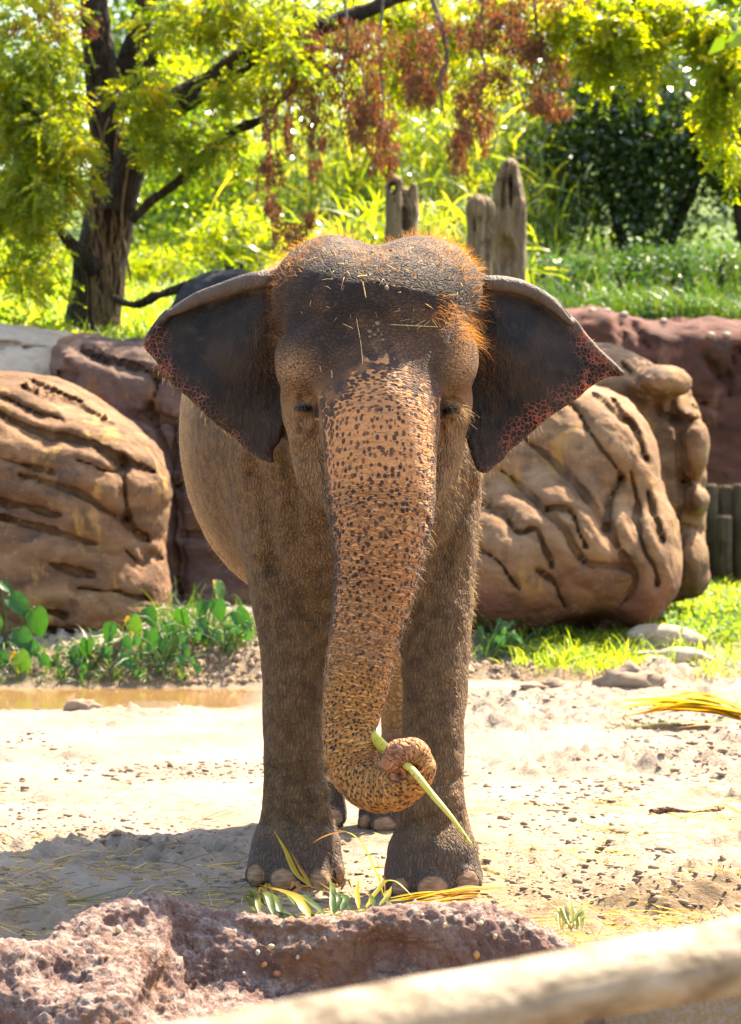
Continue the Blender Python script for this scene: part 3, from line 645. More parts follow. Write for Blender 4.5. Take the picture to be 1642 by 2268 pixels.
    # the trunk, curled round at its end
    TK = [(838, 850, 10.32, 127), (841, 920, 10.25, 134), (842, 985, 10.20, 127), (843, 1050, 10.17, 123.5), (845, 1120, 10.15, 121), (843, 1200, 10.12, 107),
          (832, 1300, 10.10, 93), (811, 1400, 10.07, 83), (793, 1500, 10.04, 77), (776, 1600, 10.01, 63.5), (775, 1655, 9.98, 61), (789, 1708, 9.95, 60),
          (821, 1743, 9.90, 55.5), (865, 1752, 9.85, 50), (903, 1735, 9.81, 45), (926, 1700, 9.78, 43), (914, 1668, 9.765, 37), (884, 1668, 9.75, 32), (866, 1690, 9.74, 25)]
    TP, TQ = C(TK, 0.045, n=6)
    tip = W(868, 1692, 9.73)
    v.ell(W(900, 1700, 9.80), (r(38, 9.8), 0.05, r(38, 9.8)), 0.02)
    E(882, 1719, 9.70, 12, 7, 0.06, 0.012, 's', None)     # nostril and the fold the stalk comes out of
    E(917, 1706, 9.70, 10, 9, 0.06, 0.012, 's', None)
    v.chain(np.array([W(866, 1710, 9.695), W(877, 1720, 9.69), W(893, 1724, 9.69)]), r(7.5, 9.7), 0.012, 's')
    # ears: sheets bounded by an outline, rolled over along the top
    def ear(pts, root_x, y0, slope, sgn):
        P = closed_smooth(np.array([[(p[0] - CX) / FOC * 10.7, EYE + (CY - p[1]) / FOC * 10.7] for p in pts]), 5)
        mg = 0.08; lo = P.min(0); hi = P.max(0)
        sl, X, Y, Z = v.box((lo[0] - mg, y0 - 0.35, lo[1] - mg), (hi[0] + mg, y0 + 0.35, hi[1] + mg))
        x, z = X[:, 0, 0], Z[0, 0, :]
        d2 = poly_sd(x, z, P)
        xx, zz = np.meshgrid(x, z, indexing='ij'); u = np.clip((xx - root_x) * sgn, 0, 1)
        g = y0 + slope * u + 0.026 * np.sin(u * 13 + zz * 5) - 0.25 * u * u * 0.4 + 0.018 * np.sin(zz * 12 + u * 4) - 0.04 * smooth(0.06, 0.0, -d2) * smooth(1.95, 2.2, zz)
        th = 0.0105 + 0.02 * smooth(0.16, 0.0, u)
        a = np.abs(Y - g[:, None, :]) * 0.95 - th[:, None, :] + 0.006; b = d2[:, None, :] + 0.006
        qq = np.stack([xx.ravel() * 17, zz.ravel() * 17, 0 * xx.ravel() + root_x], 1); b = b + (0.007 * fbm(qq, 3).reshape(xx.shape))[:, None, :]
        D = np.minimum(np.maximum(a, b), 0) + np.sqrt(np.maximum(a, 0) ** 2 + np.maximum(b, 0) ** 2) - 0.006
        v.put(sl, D.astype(np.float32), 0.025)
        return P, (x, z, g)
    LE = [(640, 606), (600, 606), (560, 609), (520, 620), (480, 634), (440, 647), (405, 664), (375, 682), (352, 705), (330, 735), (319, 760), (326, 782), (348, 800),
          (356, 826), (386, 853), (420, 885), (460, 922), (500, 956), (540, 990), (575, 1015), (602, 1028), (617, 1022), (623, 990), (627, 950), (640, 890), (660, 840), (670, 740), (660, 650)]
    RE = [(1040, 640), (1060, 620), (1085, 614), (1120, 616), (1160, 624), (1200, 641), (1235, 667), (1270, 702), (1300, 742), (1340, 785), (1384, 828), (1366, 836), (1338, 838), (1300, 868),
          (1260, 895), (1220, 922), (1180, 955), (1140, 988), (1105, 1023), (1082, 1046), (1062, 1045), (1047, 1018), (1032, 965), (1028, 900), (1010, 840), (1000, 740)]
    PL, gl = ear(LE, (600 - CX) / FOC * 10.7, 10.66, 0.10, -1)
    PR, gr = ear(RE, (1075 - CX) / FOC * 10.7, 10.66, 0.06, 1)
    def on_ear(g, pts, rad, dy, k):
        x, z, gg = g; Q = catmull([(p[0], p[1], q) for p, q in zip(pts, rad)], 5); P = []
        for q in Q:
            w = W(q[0], q[1], 10.7); i = int(np.clip(np.searchsorted(x, w[0]), 0, len(x) - 1)); j = int(np.clip(np.searchsorted(z, w[2]), 0, len(z) - 1))
            P.append([w[0], gg[i, j] + dy, w[2]])
        v.chain(np.array(P), [r(q[2], 10.7) for q in Q], k)
    on_ear(gl, [(612, 626), (560, 626), (520, 637), (480, 650), (440, 663), (408, 680), (380, 694)], [20, 20, 19, 18, 16, 13, 8], -0.036, 0.012)
    on_ear(gl, [(372, 694), (352, 722), (334, 752), (328, 768)], [9, 11, 10, 6], -0.014, 0.012)
    on_ear(gl, [(336, 775), (352, 797), (362, 815), (380, 830)], [7, 8, 7, 4], -0.014, 0.01)
    on_ear(gr, [(1072, 632), (1120, 633), (1160, 642), (1198, 660), (1230, 684), (1262, 716)], [18, 18, 17, 15, 12, 8], -0.034, 0.012)
    on_ear(gr, [(1270, 712), (1300, 755), (1335, 792), (1374, 828)], [8, 8, 8, 6], -0.012, 0.01)
    on_ear(gr, [(1296, 765), (1310, 800), (1320, 838)], [4, 6, 5], -0.01, 0.015)
    # creases where the ears are set on
    for P in ([(596, 645), (598, 720), (606, 790), (618, 860)], [(1076, 650), (1076, 720), (1064, 800)]):
        Q = [W(a, b, 10.58) for a, b in catmull(P, 4)]; v.chain(np.array(Q), 0.016, 0.03, 's')
    # folds of the neck, chest and elbow, cut a little way into the surface
    for P in ([(660, 1070), (680, 1150), (715, 1230), (740, 1290)], [(620, 1000), (640, 1090), (650, 1180), (690, 1260), (720, 1330)], [(560, 1040), (590, 1140), (600, 1240)],
              [(600, 1250), (660, 1330), (720, 1380)], [(1050, 1090), (1010, 1180), (975, 1260)], [(670, 1010), (690, 1090), (720, 1170)]):
        Q = [v.hit(W(a, b, 10.9), 10.2, 12.0) for a, b in catmull(P, 6)]; Q = [q for q in Q if q is not None]
        if len(Q) > 2: v.chain(np.array(Q), 0.016, 0.06, 's')
    for py, x0, x1 in ((1700, 588, 718), (1725, 590, 720), (1720, 895, 1026), (1748, 590, 722), (1772, 590, 724), (1795, 590, 726), (1818, 588, 726), (1745, 895, 1026), (1768, 893, 1027), (1792, 890, 1026), (1815, 888, 1026)):
        Q = [v.hit(W(x, py + 14 * sin((x - x0) / (x1 - x0) * pi) , 11), 10.4, 11.6) for x in np.linspace(x0 + 4, x1 - 4, 9)]; Q = [q for q in Q if q is not None]
        if len(Q) > 2: v.chain(np.array(Q), 0.008, 0.024, 's')
    # toenails
    nails = []
    for (px, py, w, h, d) in ((567, 1938, 20, 25, 11), (627, 1948, 28, 25, 11), (708, 1948, 23, 23, 11), (752, 1932, 10, 24, 11), (887, 1966, 20, 22, 10.8), (959, 1966, 35, 26, 10.8), (1037, 1956, 25, 29, 10.8),
                              (741, 1812, 20, 20, 12.3), (809, 1821, 14, 18, 12.3), (852, 1826, 26, 18, 12.3)):
        q = v.hit(W(px, py, d), 10.3, 12.6)
        if q is None: continue
        q = q + np.array([0, 0.008, 0]); nails.append((q, r(w, q[1]), r(h, q[1])))
        v.ell(q, (r(w * 1.25, q[1]), 0.022, r(h * 1.22, q[1])), 0.02); v.ell(q + np.array([0, -0.024, 0]), (r(w * 1.12, q[1]), 0.012, r(h * 1.1, q[1])), 0.01, 's')
        v.ell(q + np.array([0, -0.006, -0.004]), (r(w, q[1]), 0.027, r(h, q[1])), 0.008)
    for px, py in ((597, 1955), (668, 1960), (733, 1946), (918, 1975), (1003, 1972)):
        Q = [v.hit(W(px, py - t, 10.9), 10.3, 11.5) for t in (0, 18, 36, 52)]; Q = [q for q in Q if q is not None]
        if len(Q) > 2: v.chain(np.array(Q), 0.005, 0.02, 's')
    V, F = v.nets()
    N = normals(V, F)
    # finer lumps and wrinkles in the surface itself
    lump = fbm(V * np.array([9, 9, 9]), 3); D_tk, T_tk = seg_dist(V, TP)
    Rt = np.interp(T_tk, np.r_[0, np.cumsum(np.linalg.norm(np.diff(TP, axis=0), axis=1))], [r(q[3], q[2]) for q in TQ])
    tk = smooth(0.055, 0.02, D_tk - Rt) * smooth(0.0, 0.08, T_tk)
    OX = CX + V[:, 0] * FOC / 10.25; OZ = CY - (V[:, 2] - EYE) * FOC / 10.25           # front elevation
    xl, zl, g_l = gl; xr, zr, g_r = gr
    def ear_mask(P, g):
        x, z, gg = g; i = np.clip(np.searchsorted(x, V[:, 0]), 0, len(x) - 1); j = np.clip(np.searchsorted(z, V[:, 2]), 0, len(z) - 1)
        ed = np.abs(V[:, 1] - gg[i, j]); inb = (V[:, 0] > x[0]) & (V[:, 0] < x[-1]) & (V[:, 2] > z[0]) & (V[:, 2] < z[-1])
        return np.where(inb, smooth(0.105, 0.08, ed), 0)
    eL = ear_mask(PL, gl) * smooth(606, 588, CX + V[:, 0] * FOC / 10.7 + 0 * OX); eR = ear_mask(PR, gr) * smooth(1060, 1084, CX + V[:, 0] * FOC / 10.7)
    low = (OZ > 860 * 1)                                 # the lower lobes pass in front of neck and shoulder
    eL = np.maximum(eL, ear_mask(PL, gl) * (CX + V[:, 0] * FOC / 10.7 < 630) * low); eR = np.maximum(eR, ear_mask(PR, gr) * (CX + V[:, 0] * FOC / 10.7 > 1026) * low)
    earm = np.clip(eL + eR, 0, 1)
    legm = np.maximum(np.maximum(smooth(850, 940, OZ), smooth(1.25, 0.95, V[:, 2])), smooth(10.72, 10.92, V[:, 1])) * (1 - tk) * (1 - earm)
    bodym = smooth(11.05, 11.35, V[:, 1])
    V = V + N * (0.006 * lump * (1 - earm * 0.7) * (1 - tk))[:, None]
    V = V + N * (0.0035 * fbm(V * np.array([26, 26, 9]), 3) * legm)[:, None]
    V = V + N * (0.004 * fbm(V * np.array([30, 30, 12]), 3) * (1 - tk) * (1 - earm) * smooth(1.7, 1.5, V[:, 2]))[:, None]
    # the trunk's rings
    ring = np.sin(T_tk * 2 * pi / 0.062 + 2.2 * fbm(V * 9, 2) + 1.0 * vnoise(V * np.array([3, 3, 14])))
    front = smooth(0.25, 0.6, T_tk)
    V = V + N * (-0.008 * np.clip(ring, 0.35, 1) * tk * front * (0.4 + 0.6 * smooth(-0.4, 0.4, vnoise(V * 5 + 9))))[:, None]
    # where the skin has lost its pigment
    yb = np.interp(OX, [640, 690, 740, 780, 835, 890, 930, 980, 1010, 1040], [900, 872, 868, 806, 772, 776, 832, 852, 880, 900])
    pale = tk * smooth(yb - 55, yb + 105, OZ)
    pale = np.maximum(pale, np.where(V[:, 1] < 10.35, 1, 0) * smooth(yb - 55, yb + 105, OZ) * smooth(680, 735, OX) * smooth(998, 940, OX)); N0 = N
    brow = np.maximum(np.exp(-(((OX - 646) / 50) ** 2 + ((OZ - 815) / 42) ** 2)), np.exp(-(((OX - 1028) / 40) ** 2 + ((OZ - 808) / 48) ** 2))) * smooth(10.55, 10.4, V[:, 1])
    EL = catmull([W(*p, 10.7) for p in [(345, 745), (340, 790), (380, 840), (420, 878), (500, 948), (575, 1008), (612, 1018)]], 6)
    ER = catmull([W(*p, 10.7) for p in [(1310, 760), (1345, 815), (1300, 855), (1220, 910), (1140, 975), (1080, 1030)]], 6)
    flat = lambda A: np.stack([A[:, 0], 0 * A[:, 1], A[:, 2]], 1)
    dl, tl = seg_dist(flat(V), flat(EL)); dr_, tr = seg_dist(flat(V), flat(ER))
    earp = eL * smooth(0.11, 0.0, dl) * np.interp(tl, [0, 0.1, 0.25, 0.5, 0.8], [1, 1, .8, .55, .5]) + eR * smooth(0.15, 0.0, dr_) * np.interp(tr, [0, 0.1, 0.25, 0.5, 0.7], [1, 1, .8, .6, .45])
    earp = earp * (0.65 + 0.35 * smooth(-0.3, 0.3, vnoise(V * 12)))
    nail = np.zeros(len(V))
    for q, w, h in nails:
        dd = V - q; nail = np.maximum(nail, smooth(1.02, 0.9, np.sqrt((dd[:, 0] / w) ** 2 + (dd[:, 2] / h) ** 2)) * (np.abs(dd[:, 1]) < 0.06) * (dd[:, 1] < 0.02))
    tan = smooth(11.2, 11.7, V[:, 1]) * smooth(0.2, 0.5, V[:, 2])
    eye = np.zeros(len(V))
    for ex, ey in ((672, 904), (1002, 909)):
        c = W(ex, ey + 1, 10.345); eye = np.maximum(eye, smooth(1.15, 0.8, np.linalg.norm((V - c) / [0.034, 0.07, 0.013], axis=1)))
    mouth = smooth(0.024, 0.012, np.linalg.norm((V - W(881, 1719, 9.735)) / [1.2, 2.0, 0.7], axis=1))
    # coordinates that follow the trunk
    Tn = np.gradient(TP, axis=0); Tn /= np.linalg.norm(Tn, axis=1)[:, None]; B = np.array([0, -1.0, 0])
    L = np.r_[0, np.cumsum(np.linalg.norm(np.diff(TP, axis=0), axis=1))]
    ip = lambda A: np.stack([np.interp(T_tk, L, A[:, i]) for i in range(3)], 1)
    ax, tn = ip(TP), ip(Tn); side = np.cross(tn, B); o = V - ax
    kco = np.stack([(o * side).sum(1), o @ B, T_tk], 1)

    cosf = kco[:, 1] / (np.hypot(kco[:, 0], kco[:, 1]) + 1e-6); pale = pale * (1 - (1 - smooth(0.05, 0.62, cosf)) * smooth(0.02, 0.15, T_tk) * smooth(1.3, 0.7, T_tk) * 0.85)
    # ---- skin
    g = G('elephant_skin'); co = g.co(); A = g.attr
    big = g.noise(co, 5, 5, 0.6); mid = g.noise(co, 22, 4, 0.6); fine = g.noise(co, 160, 3, 0.6)
    head = g.mix(g.rng(big, 0.36, 0.66), (0.021, 0.0125, 0.009), (0.078, 0.039, 0.019))
    head = g.mix(g.math('MULTIPLY', g.rng(mid, 0.5, 0.75), 0.45), head, (0.085, 0.056, 0.040))
    leg = g.mix(g.rng(mid, 0.3, 0.7), (0.074, 0.038, 0.0155), (0.15, 0.082, 0.035))
    leg = g.mix(g.math('MULTIPLY', g.rng(big, 0.5, 0.7), 0.5), leg, (0.17, 0.10, 0.047))
    flank = g.mix(g.rng(mid, 0.3, 0.7), (0.29, 0.15, 0.055), (0.42, 0.24, 0.10))  # paler flank and hindquarters, bounced light put into the skin colour
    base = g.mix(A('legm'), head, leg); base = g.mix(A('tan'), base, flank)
    sole = g.rng(g.math('ADD', A('hz'), g.math('MULTIPLY', mid, 0.10)), 0.30, 0.16)
    base = g.mix(g.math('MULTIPLY', sole, 0.75), base, (0.085, 0.063, 0.052))
    earc = g.mix(g.rng(big, 0.35, 0.65), (0.004, 0.0035, 0.0045), (0.028, 0.0165, 0.0105))
    earc = g.mix(g.math('MULTIPLY', g.rng(mid, 0.45, 0.8), 0.35), earc, (0.04, 0.029, 0.024))
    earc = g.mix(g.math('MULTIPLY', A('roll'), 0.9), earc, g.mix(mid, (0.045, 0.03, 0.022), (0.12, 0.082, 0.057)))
    base = g.mix(A('ear'), base, earc)
    # dark freckles that crowd together towards the dark skin
    wob = g.vadd(co, g.vmul(g.noise(co, 45, 2, 0.5, out=1), 0.012))
    sc = g.attr('sco', 'Vector'); sc = g.vadd(sc, g.vmul(g.vadd(g.noise(sc, 70, 2, 0.5, out=1), (-0.5, -0.5, -0.5)), 0.007))
    s1 = g.vor(sc, 41, rnd=0.85, dim='2D'); s2 = g.vor(sc, 58, rnd=0.9, dim='2D'); s3 = g.vor(g.vadd(sc, (3.13, 1.71, 0.4)), 38, rnd=1.0, dim='2D')
    rs = g.rng(g.noise(co, 26, 1, 0.5), 0.35, 0.65, 0.72, 1.2)
    palen = A('pale'); lown = A('low')
    thr = g.math('MULTIPLY', g.rng(palen, 0.0, 1.0, 0.9, 0.265, 'LINEAR'), rs)
    thr3 = g.math('MULTIPLY', g.rng(palen, 0.1, 1.0, 0.75, 0.10, 'LINEAR'), rs)
    up = g.math('MAXIMUM', g.rng(g.math('SUBTRACT', s1, thr), 0.09, -0.07), g.rng(g.math('SUBTRACT', s3, thr3), 0.07, -0.05))
    thr2 = g.math('MULTIPLY', g.rng(palen, 0.0, 1.0, 0.95, 0.26, 'LINEAR'), rs)
    lo = g.rng(g.math('SUBTRACT', s2, thr2), 0.10, -0.05)
    spot = g.math('ADD', g.math('MULTIPLY', up, g.math('SUBTRACT', 1.0, lown)), g.math('MULTIPLY', lo, lown))
    spot = g.math('MULTIPLY', spot, g.math('MULTIPLY', A('freck'), g.rng(g.noise(co, 18, 2), 0.3, 0.6, 0.65, 1.0)))
    pk = g.mix(lown, g.mix(mid, (0.37, 0.155, 0.055), (0.52, 0.245, 0.10)), g.mix(mid, (0.42, 0.18, 0.045), (0.56, 0.265, 0.075)))
    pk = g.mix(g.math('MULTIPLY', g.rng(big, 0.5, 0.7), 0.4), pk, (0.23, 0.135, 0.08))
    pk = g.mix(A('tipp'), pk, (0.36, 0.15, 0.075))
    pig = g.mix(g.math('MULTIPLY', spot, 0.93), pk, (0.022, 0.016, 0.017))
    pm = g.rng(g.math('ADD', palen, g.math('MULTIPLY', g.math('SUBTRACT', mid, 0.5), 0.45)), 0.0, 0.40)
    PIG = (pm, pig)
    chk = g.math('MULTIPLY', A('cheek'), g.rng(g.vadd(co, (0, 0, 0)) if False else mid, 0.25, 0.6, 0.35, 0.85))
    base = g.mix(chk, base, (0.23, 0.125, 0.058))
    base = g.mix(PIG[0], base, PIG[1])
    # brows: fine mottling
    bm = g.math('MULTIPLY', A('brow'), g.rng(g.vor(wob, 58), 0.14, 0.32))
    base = g.mix(g.math('MULTIPLY', bm, 0.8), base, (0.30, 0.16, 0.072))
    # pink network along the ear edges, with backlit red glow painted into the tips
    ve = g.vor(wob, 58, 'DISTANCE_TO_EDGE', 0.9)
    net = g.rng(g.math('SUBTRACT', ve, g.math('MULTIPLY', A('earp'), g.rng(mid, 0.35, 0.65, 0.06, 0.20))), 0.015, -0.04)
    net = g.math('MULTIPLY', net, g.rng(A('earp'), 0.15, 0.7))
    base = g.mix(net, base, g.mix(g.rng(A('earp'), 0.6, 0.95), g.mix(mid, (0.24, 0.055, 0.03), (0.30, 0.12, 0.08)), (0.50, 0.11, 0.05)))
    # small flecks of pale skin on the shoulder
    fl = g.math('MULTIPLY', g.math('MULTIPLY', A('fleck'), 0.35), g.rng(g.vor(wob, 40, 'DISTANCE_TO_EDGE'), 0.07, 0.02))
    base = g.mix(fl, base, (0.30, 0.13, 0.04))
    nailc = g.mix(g.rng(g.noise(g.vmul(co, (3, 3, 14)), 9, 4), 0.3, 0.7), (0.18, 0.095, 0.048), (0.34, 0.20, 0.115))
    base = g.mix(A('nail'), base, nailc)
    dust = g.math('MULTIPLY', g.math('MULTIPLY', A('crown'), g.rng(g.noise(co, 14, 6, 0.7), 0.45, 0.65)), 0.5)
    base = g.mix(dust, base, (0.20, 0.145, 0.10))
    base = g.mix(g.math('MAXIMUM', A('eye'), A('mouth')), base, (0.012, 0.008, 0.006))
    # wrinkles
    legc = g.vmul(g.vadd(co, g.vmul(g.noise(co, 9, 3, 0.5, out=1), 0.05)), (85, 85, 26))
    w_leg = g.rng(g.vor(legc, 1.0, 'DISTANCE_TO_EDGE'), 0.0, 0.22)
    bodc = g.vmul(g.vadd(co, g.vmul(g.noise(co, 6, 3, 0.5, out=1), 0.08)), (36, 36, 52))
    w_body = g.rng(g.vor(bodc, 1.0, 'DISTANCE_TO_EDGE'), 0.0, 0.2)
    hedc = g.vmul(g.vadd(co, g.vmul(g.noise(co, 10, 3, 0.5, out=1), 0.06)), (52, 52, 80))
    w_head = g.rng(g.vor(hedc, 1.0, 'DISTANCE_TO_EDGE'), 0.0, 0.16)
    kc = g.attr('kco', 'Vector'); kn = g.noise(kc, 14, 3, 0.55, out=1)
    k1 = g.vmul(g.vadd(kc, g.vmul(kn, 0.06)), (13, 13, 62)); k2 = g.vmul(g.vadd(kc, g.vmul(kn, 0.03)), (22, 22, 105))
    w_tk = g.math('ADD', g.math('MULTIPLY', g.rng(g.vor(k1, 1.0, 'DISTANCE_TO_EDGE'), 0.0, 0.17), 0.75), g.math('MULTIPLY', g.rng(g.vor(k2, 1.0, 'DISTANCE_TO_EDGE'), 0.0, 0.2), 0.45))
    tkm = A('tk')
    h = g.mix(A('legm'), g.math('MULTIPLY', w_head, 0.35), g.math('MULTIPLY', w_leg, 0.48)); h = g.mix(A('tan'), h, g.math('MULTIPLY', w_body, 0.75))
    h = g.mix(tkm, h, g.math('MULTIPLY', w_tk, g.math('ADD', 0.30, g.math('MULTIPLY', A('tfront'), 0.9))))
    h = g.mix(A('ear'), h, g.math('MULTIPLY', g.noise(g.vmul(co, (20, 20, 7)), 3, 4), 0.6))
    h = g.mix(A('nail'), h, 0.4); h = g.math('ADD', h, g.math('MULTIPLY', fine, 0.22)); h = g.math('ADD', h, g.math('MULTIPLY', mid, 0.25))
    nm = g.bump(h, 0.015, 1.0)
    g.done(base, g.mix(A('eye'), g.mix(A('ear'), (0.78,) * 3, (0.62,) * 3), (0.12,) * 3), nm, 0.25)
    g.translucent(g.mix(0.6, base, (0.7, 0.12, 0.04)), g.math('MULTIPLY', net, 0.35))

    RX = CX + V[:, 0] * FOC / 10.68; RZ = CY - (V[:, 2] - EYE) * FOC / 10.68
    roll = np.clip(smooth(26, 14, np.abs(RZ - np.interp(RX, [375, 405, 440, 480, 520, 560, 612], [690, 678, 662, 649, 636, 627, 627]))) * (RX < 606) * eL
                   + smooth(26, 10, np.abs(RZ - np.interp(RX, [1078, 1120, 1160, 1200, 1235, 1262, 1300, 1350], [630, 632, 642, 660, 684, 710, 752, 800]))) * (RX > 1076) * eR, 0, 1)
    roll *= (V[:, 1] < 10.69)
    low_t = smooth(0.75, 1.15, T_tk)
    freck = np.where(T_tk > 1.72, np.interp(T_tk, [1.72, 1.86, 2.0], [1, 0.35, 0.0]), 1.0) * np.interp(T_tk, [1.45, 1.6, 1.75], [1, 0.9, 0.75])
    sm = smooth(0.05, 0.22, T_tk); z0 = TP[0][2]
    sx = np.where(sm > 0, np.arctan2(kco[:, 0], kco[:, 1] + 1e-6) * Rt, 0) * sm - (V[:, 0] - TP[0][0]) * (1 - sm); sy = T_tk * sm + (z0 - V[:, 2]) * (1 - sm)
    cheek = smooth(835, 890, OZ) * smooth(1180, 1050, OZ) * smooth(10.62, 10.45, V[:, 1]) * (1 - earm) * (1 - eye)
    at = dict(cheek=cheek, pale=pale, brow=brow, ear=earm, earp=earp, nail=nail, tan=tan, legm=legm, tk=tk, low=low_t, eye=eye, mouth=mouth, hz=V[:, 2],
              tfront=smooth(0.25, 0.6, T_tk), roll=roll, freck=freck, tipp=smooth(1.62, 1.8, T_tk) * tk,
              crown=smooth(615, 560, OZ) * (V[:, 1] < 11.2), fleck=smooth(11.6, 11.2, V[:, 1]) * smooth(0.95, 1.2, V[:, 2]) * smooth(1.7, 1.5, V[:, 2]) * (V[:, 1] > 10.7) * smooth(-0.1, 0.35, vnoise(V * 5)))
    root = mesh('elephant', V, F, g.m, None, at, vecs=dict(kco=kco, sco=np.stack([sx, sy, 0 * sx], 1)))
    tag(root, 'grey brown elephant facing forward with freckled trunk curled round a stalk and ears spread', 'elephant')

    # ---- bristles
    def hairs(name, m, n, length, spread, drop, bias, mat, wid=0.0011, seed=1):
        rg = np.random.default_rng(seed); idx = np.nonzero(m > 0)[0]; p = m[idx] / m[idx].sum(); idx = rg.choice(idx, n, p=p)
        P = V[idx] + rg.normal(0, 0.004, (n, 3)); D = N[idx] + rg.normal(0, spread, (n, 3)) + np.array(bias); D /= np.linalg.norm(D, axis=1)[:, None]
        Ls = length * (0.45 + rg.random(n) * 0.9); side = np.cross(D, rg.normal(0, 1, (n, 3))); side /= np.linalg.norm(side, axis=1)[:, None]
        curl = rg.normal(0, 0.35, (n, 3)); rows = []
        for t in (0, 0.35, 0.7, 1.0):
            c = P + D * (Ls * t)[:, None] + (curl * 0.4 + np.array([0, 0, -drop])) * (Ls * t * t)[:, None]; w = wid * (1 - 0.75 * t)
            rows += [c - side * w, c + side * w]
        VV = np.stack(rows, 1).reshape(-1, 3); b = np.arange(n)[:, None] * 8
        FF = np.vstack([np.hstack([b + 2 * i, b + 2 * i + 1, b + 2 * i + 3, b + 2 * i + 2]) for i in range(3)])
        return tag(mesh(name, VV, FF, mat, root, dict(rnd=np.repeat(rg.random(n), 8))), kind='stuff')
    gh = G('orange_hair'); c = gh.ramp(gh.attr('rnd'), [(0, (0.07, 0.022, 0.006)), (0.6, (0.19, 0.07, 0.016)), (1, (0.33, 0.16, 0.05))]); gh.done(c, 0.5); gh.translucent(gh.mix(0.7, c, (0.85, 0.36, 0.06)), 0.55)
    gp = G('pale_bristle'); c = gp.ramp(gp.attr('rnd'), [(0, (0.25, 0.13, 0.05)), (1, (0.6, 0.42, 0.22))]); gp.done(c, 0.5); gp.translucent(gp.mix(0.6, c, (0.9, 0.6, 0.25)), 0.5)
    hz = (V[:, 1] < 11.1) * (1 - earm)
    crown = hz * smooth(650, 560, OZ) * (0.15 + smooth(-0.2, 0.5, vnoise(V * 7)))
    crown2 = hz * smooth(45, 0, np.abs(np.hypot(OX - 840, (OZ - 690) * 1.15) - 236)) * (OZ < 760)
    hairs('crown_hair', crown, 1500, 0.034, 0.7, 0.2, (0, 0, 0.3), gh.m, 0.0005, 1)
    hairs('crown_hair', crown2, 2000, 0.042, 0.55, 0.25, (0, 0, 0.15), gh.m, 0.0005, 2)
    lock = hz * np.exp(-(((OX - 1025) / 30) ** 2 + ((OZ - 735) / 45) ** 2) ** 2) * smooth(980, 1015, OX)
    hairs('temple_hair', lock, 1000, 0.055, 0.45, 0.5, (0.5, 0.1, -0.2), gh.m, 0.0005, 3)
    lock2 = hz * np.exp(-(((OX - 985) / 30) ** 2 + ((OZ - 690) / 40) ** 2) ** 2)
    hairs('temple_hair', lock2, 350, 0.05, 0.5, 0.4, (0.4, -0.2, -0.2), gh.m, 0.0005, 4)
    inner = (V[:, 1] < 10.68) * np.maximum(np.exp(-((OX - 575) / 22) ** 2 - ((OZ - 760) / 90) ** 2), np.exp(-((OX - 1095) / 20) ** 2 - ((OZ - 790) / 80) ** 2)) * earm
    hairs('ear_hair', inner, 600, 0.04, 0.5, 0.5, (0, -0.3, -0.4), gh.m, 0.0004, 5)
    rim = (1 - earm) * (1 - tk) * smooth(0.3, 0.9, N[:, 0]) * smooth(1.7, 1.5, V[:, 2]) * (V[:, 1] < 11.5)
    hairs('leg_bristle', rim, 2600, 0.022, 0.6, 0.5, (0.1, 0, -0.4), gp.m, 0.00045, 6)
    rimb = smooth(0.2, 0.9, N[:, 0]) * tk * smooth(0.4, 0.6, T_tk) * smooth(1.5, 1.4, T_tk)
    hairs('trunk_bristle', rimb, 420, 0.022, 0.6, 0.5, (0.1, 0, -0.4), gp.m, 0.00045, 7)
    fl_ = (V[:, 1] > 11.2) * smooth(-0.3, -0.9, N[:, 0]) * (V[:, 2] > 0.9)
    hairs('flank_bristle', fl_, 900, 0.018, 0.5, 0.3, (0, 0, 0), gp.m, 0.0004, 8)
    el = np.exp(-(np.linalg.norm((V - W(1022, 905, 10.3)) / [0.02, 0.05, 0.02], axis=1)) ** 2)
    hairs('eyelash', el, 90, 0.05, 0.25, 0.4, (0.5, -0.7, -0.5), gp.m, 0.0006, 9)
    hairs('ear_hair', earm * smooth(0.04, 0.0, np.minimum(dl, dr_)), 500, 0.018, 0.3, 0.2, (0, 0, -1.2), gp.m, 0.0004, 10)
    return root, V, N, OX, OZ, v
elephant, EV, EN, EOX, EOZ, evol = build_elephant()
# ------------------------------------------------------------------ leaves, blades, branches
def leaf_mat(name, lo, hi, warm=None, trans=0.5, gloss=0.45, tcol=None):
    g = G(name); r = g.attr('rnd')
    st = [(0.0, lo), (0.75, hi)] + ([(1.0, warm)] if warm else [])
    c = g.ramp(r, st); g.done(c, gloss, None, 0.5)
    g.translucent(g.mix(1.0, c, tcol or (4.4, 3.9, 0.5), 'MULTIPLY'), trans); return g.m
def unit(A): return A / (np.linalg.norm(A, axis=-1, keepdims=True) + 1e-9)
def leaf_cards(P, D, L, Wd, rg, rnd=None, fold=0.15):
    n = len(P); D = unit(D); S = unit(np.cross(D, rg.normal(0, 1, (n, 3)))); U = np.cross(S, D)
    L = np.broadcast_to(L, (n,))[:, None]; Wd = np.broadcast_to(Wd, (n,))[:, None]
    m = P + D * L * 0.45 + U * L * fold
    V = np.stack([P, m - S * Wd / 2, P + D * L, m + S * Wd / 2], 1).reshape(-1, 3)
    F = np.arange(4 * n).reshape(n, 4); rnd = rg.random(n) if rnd is None else rnd
    return V, F, np.repeat(rnd, 4)
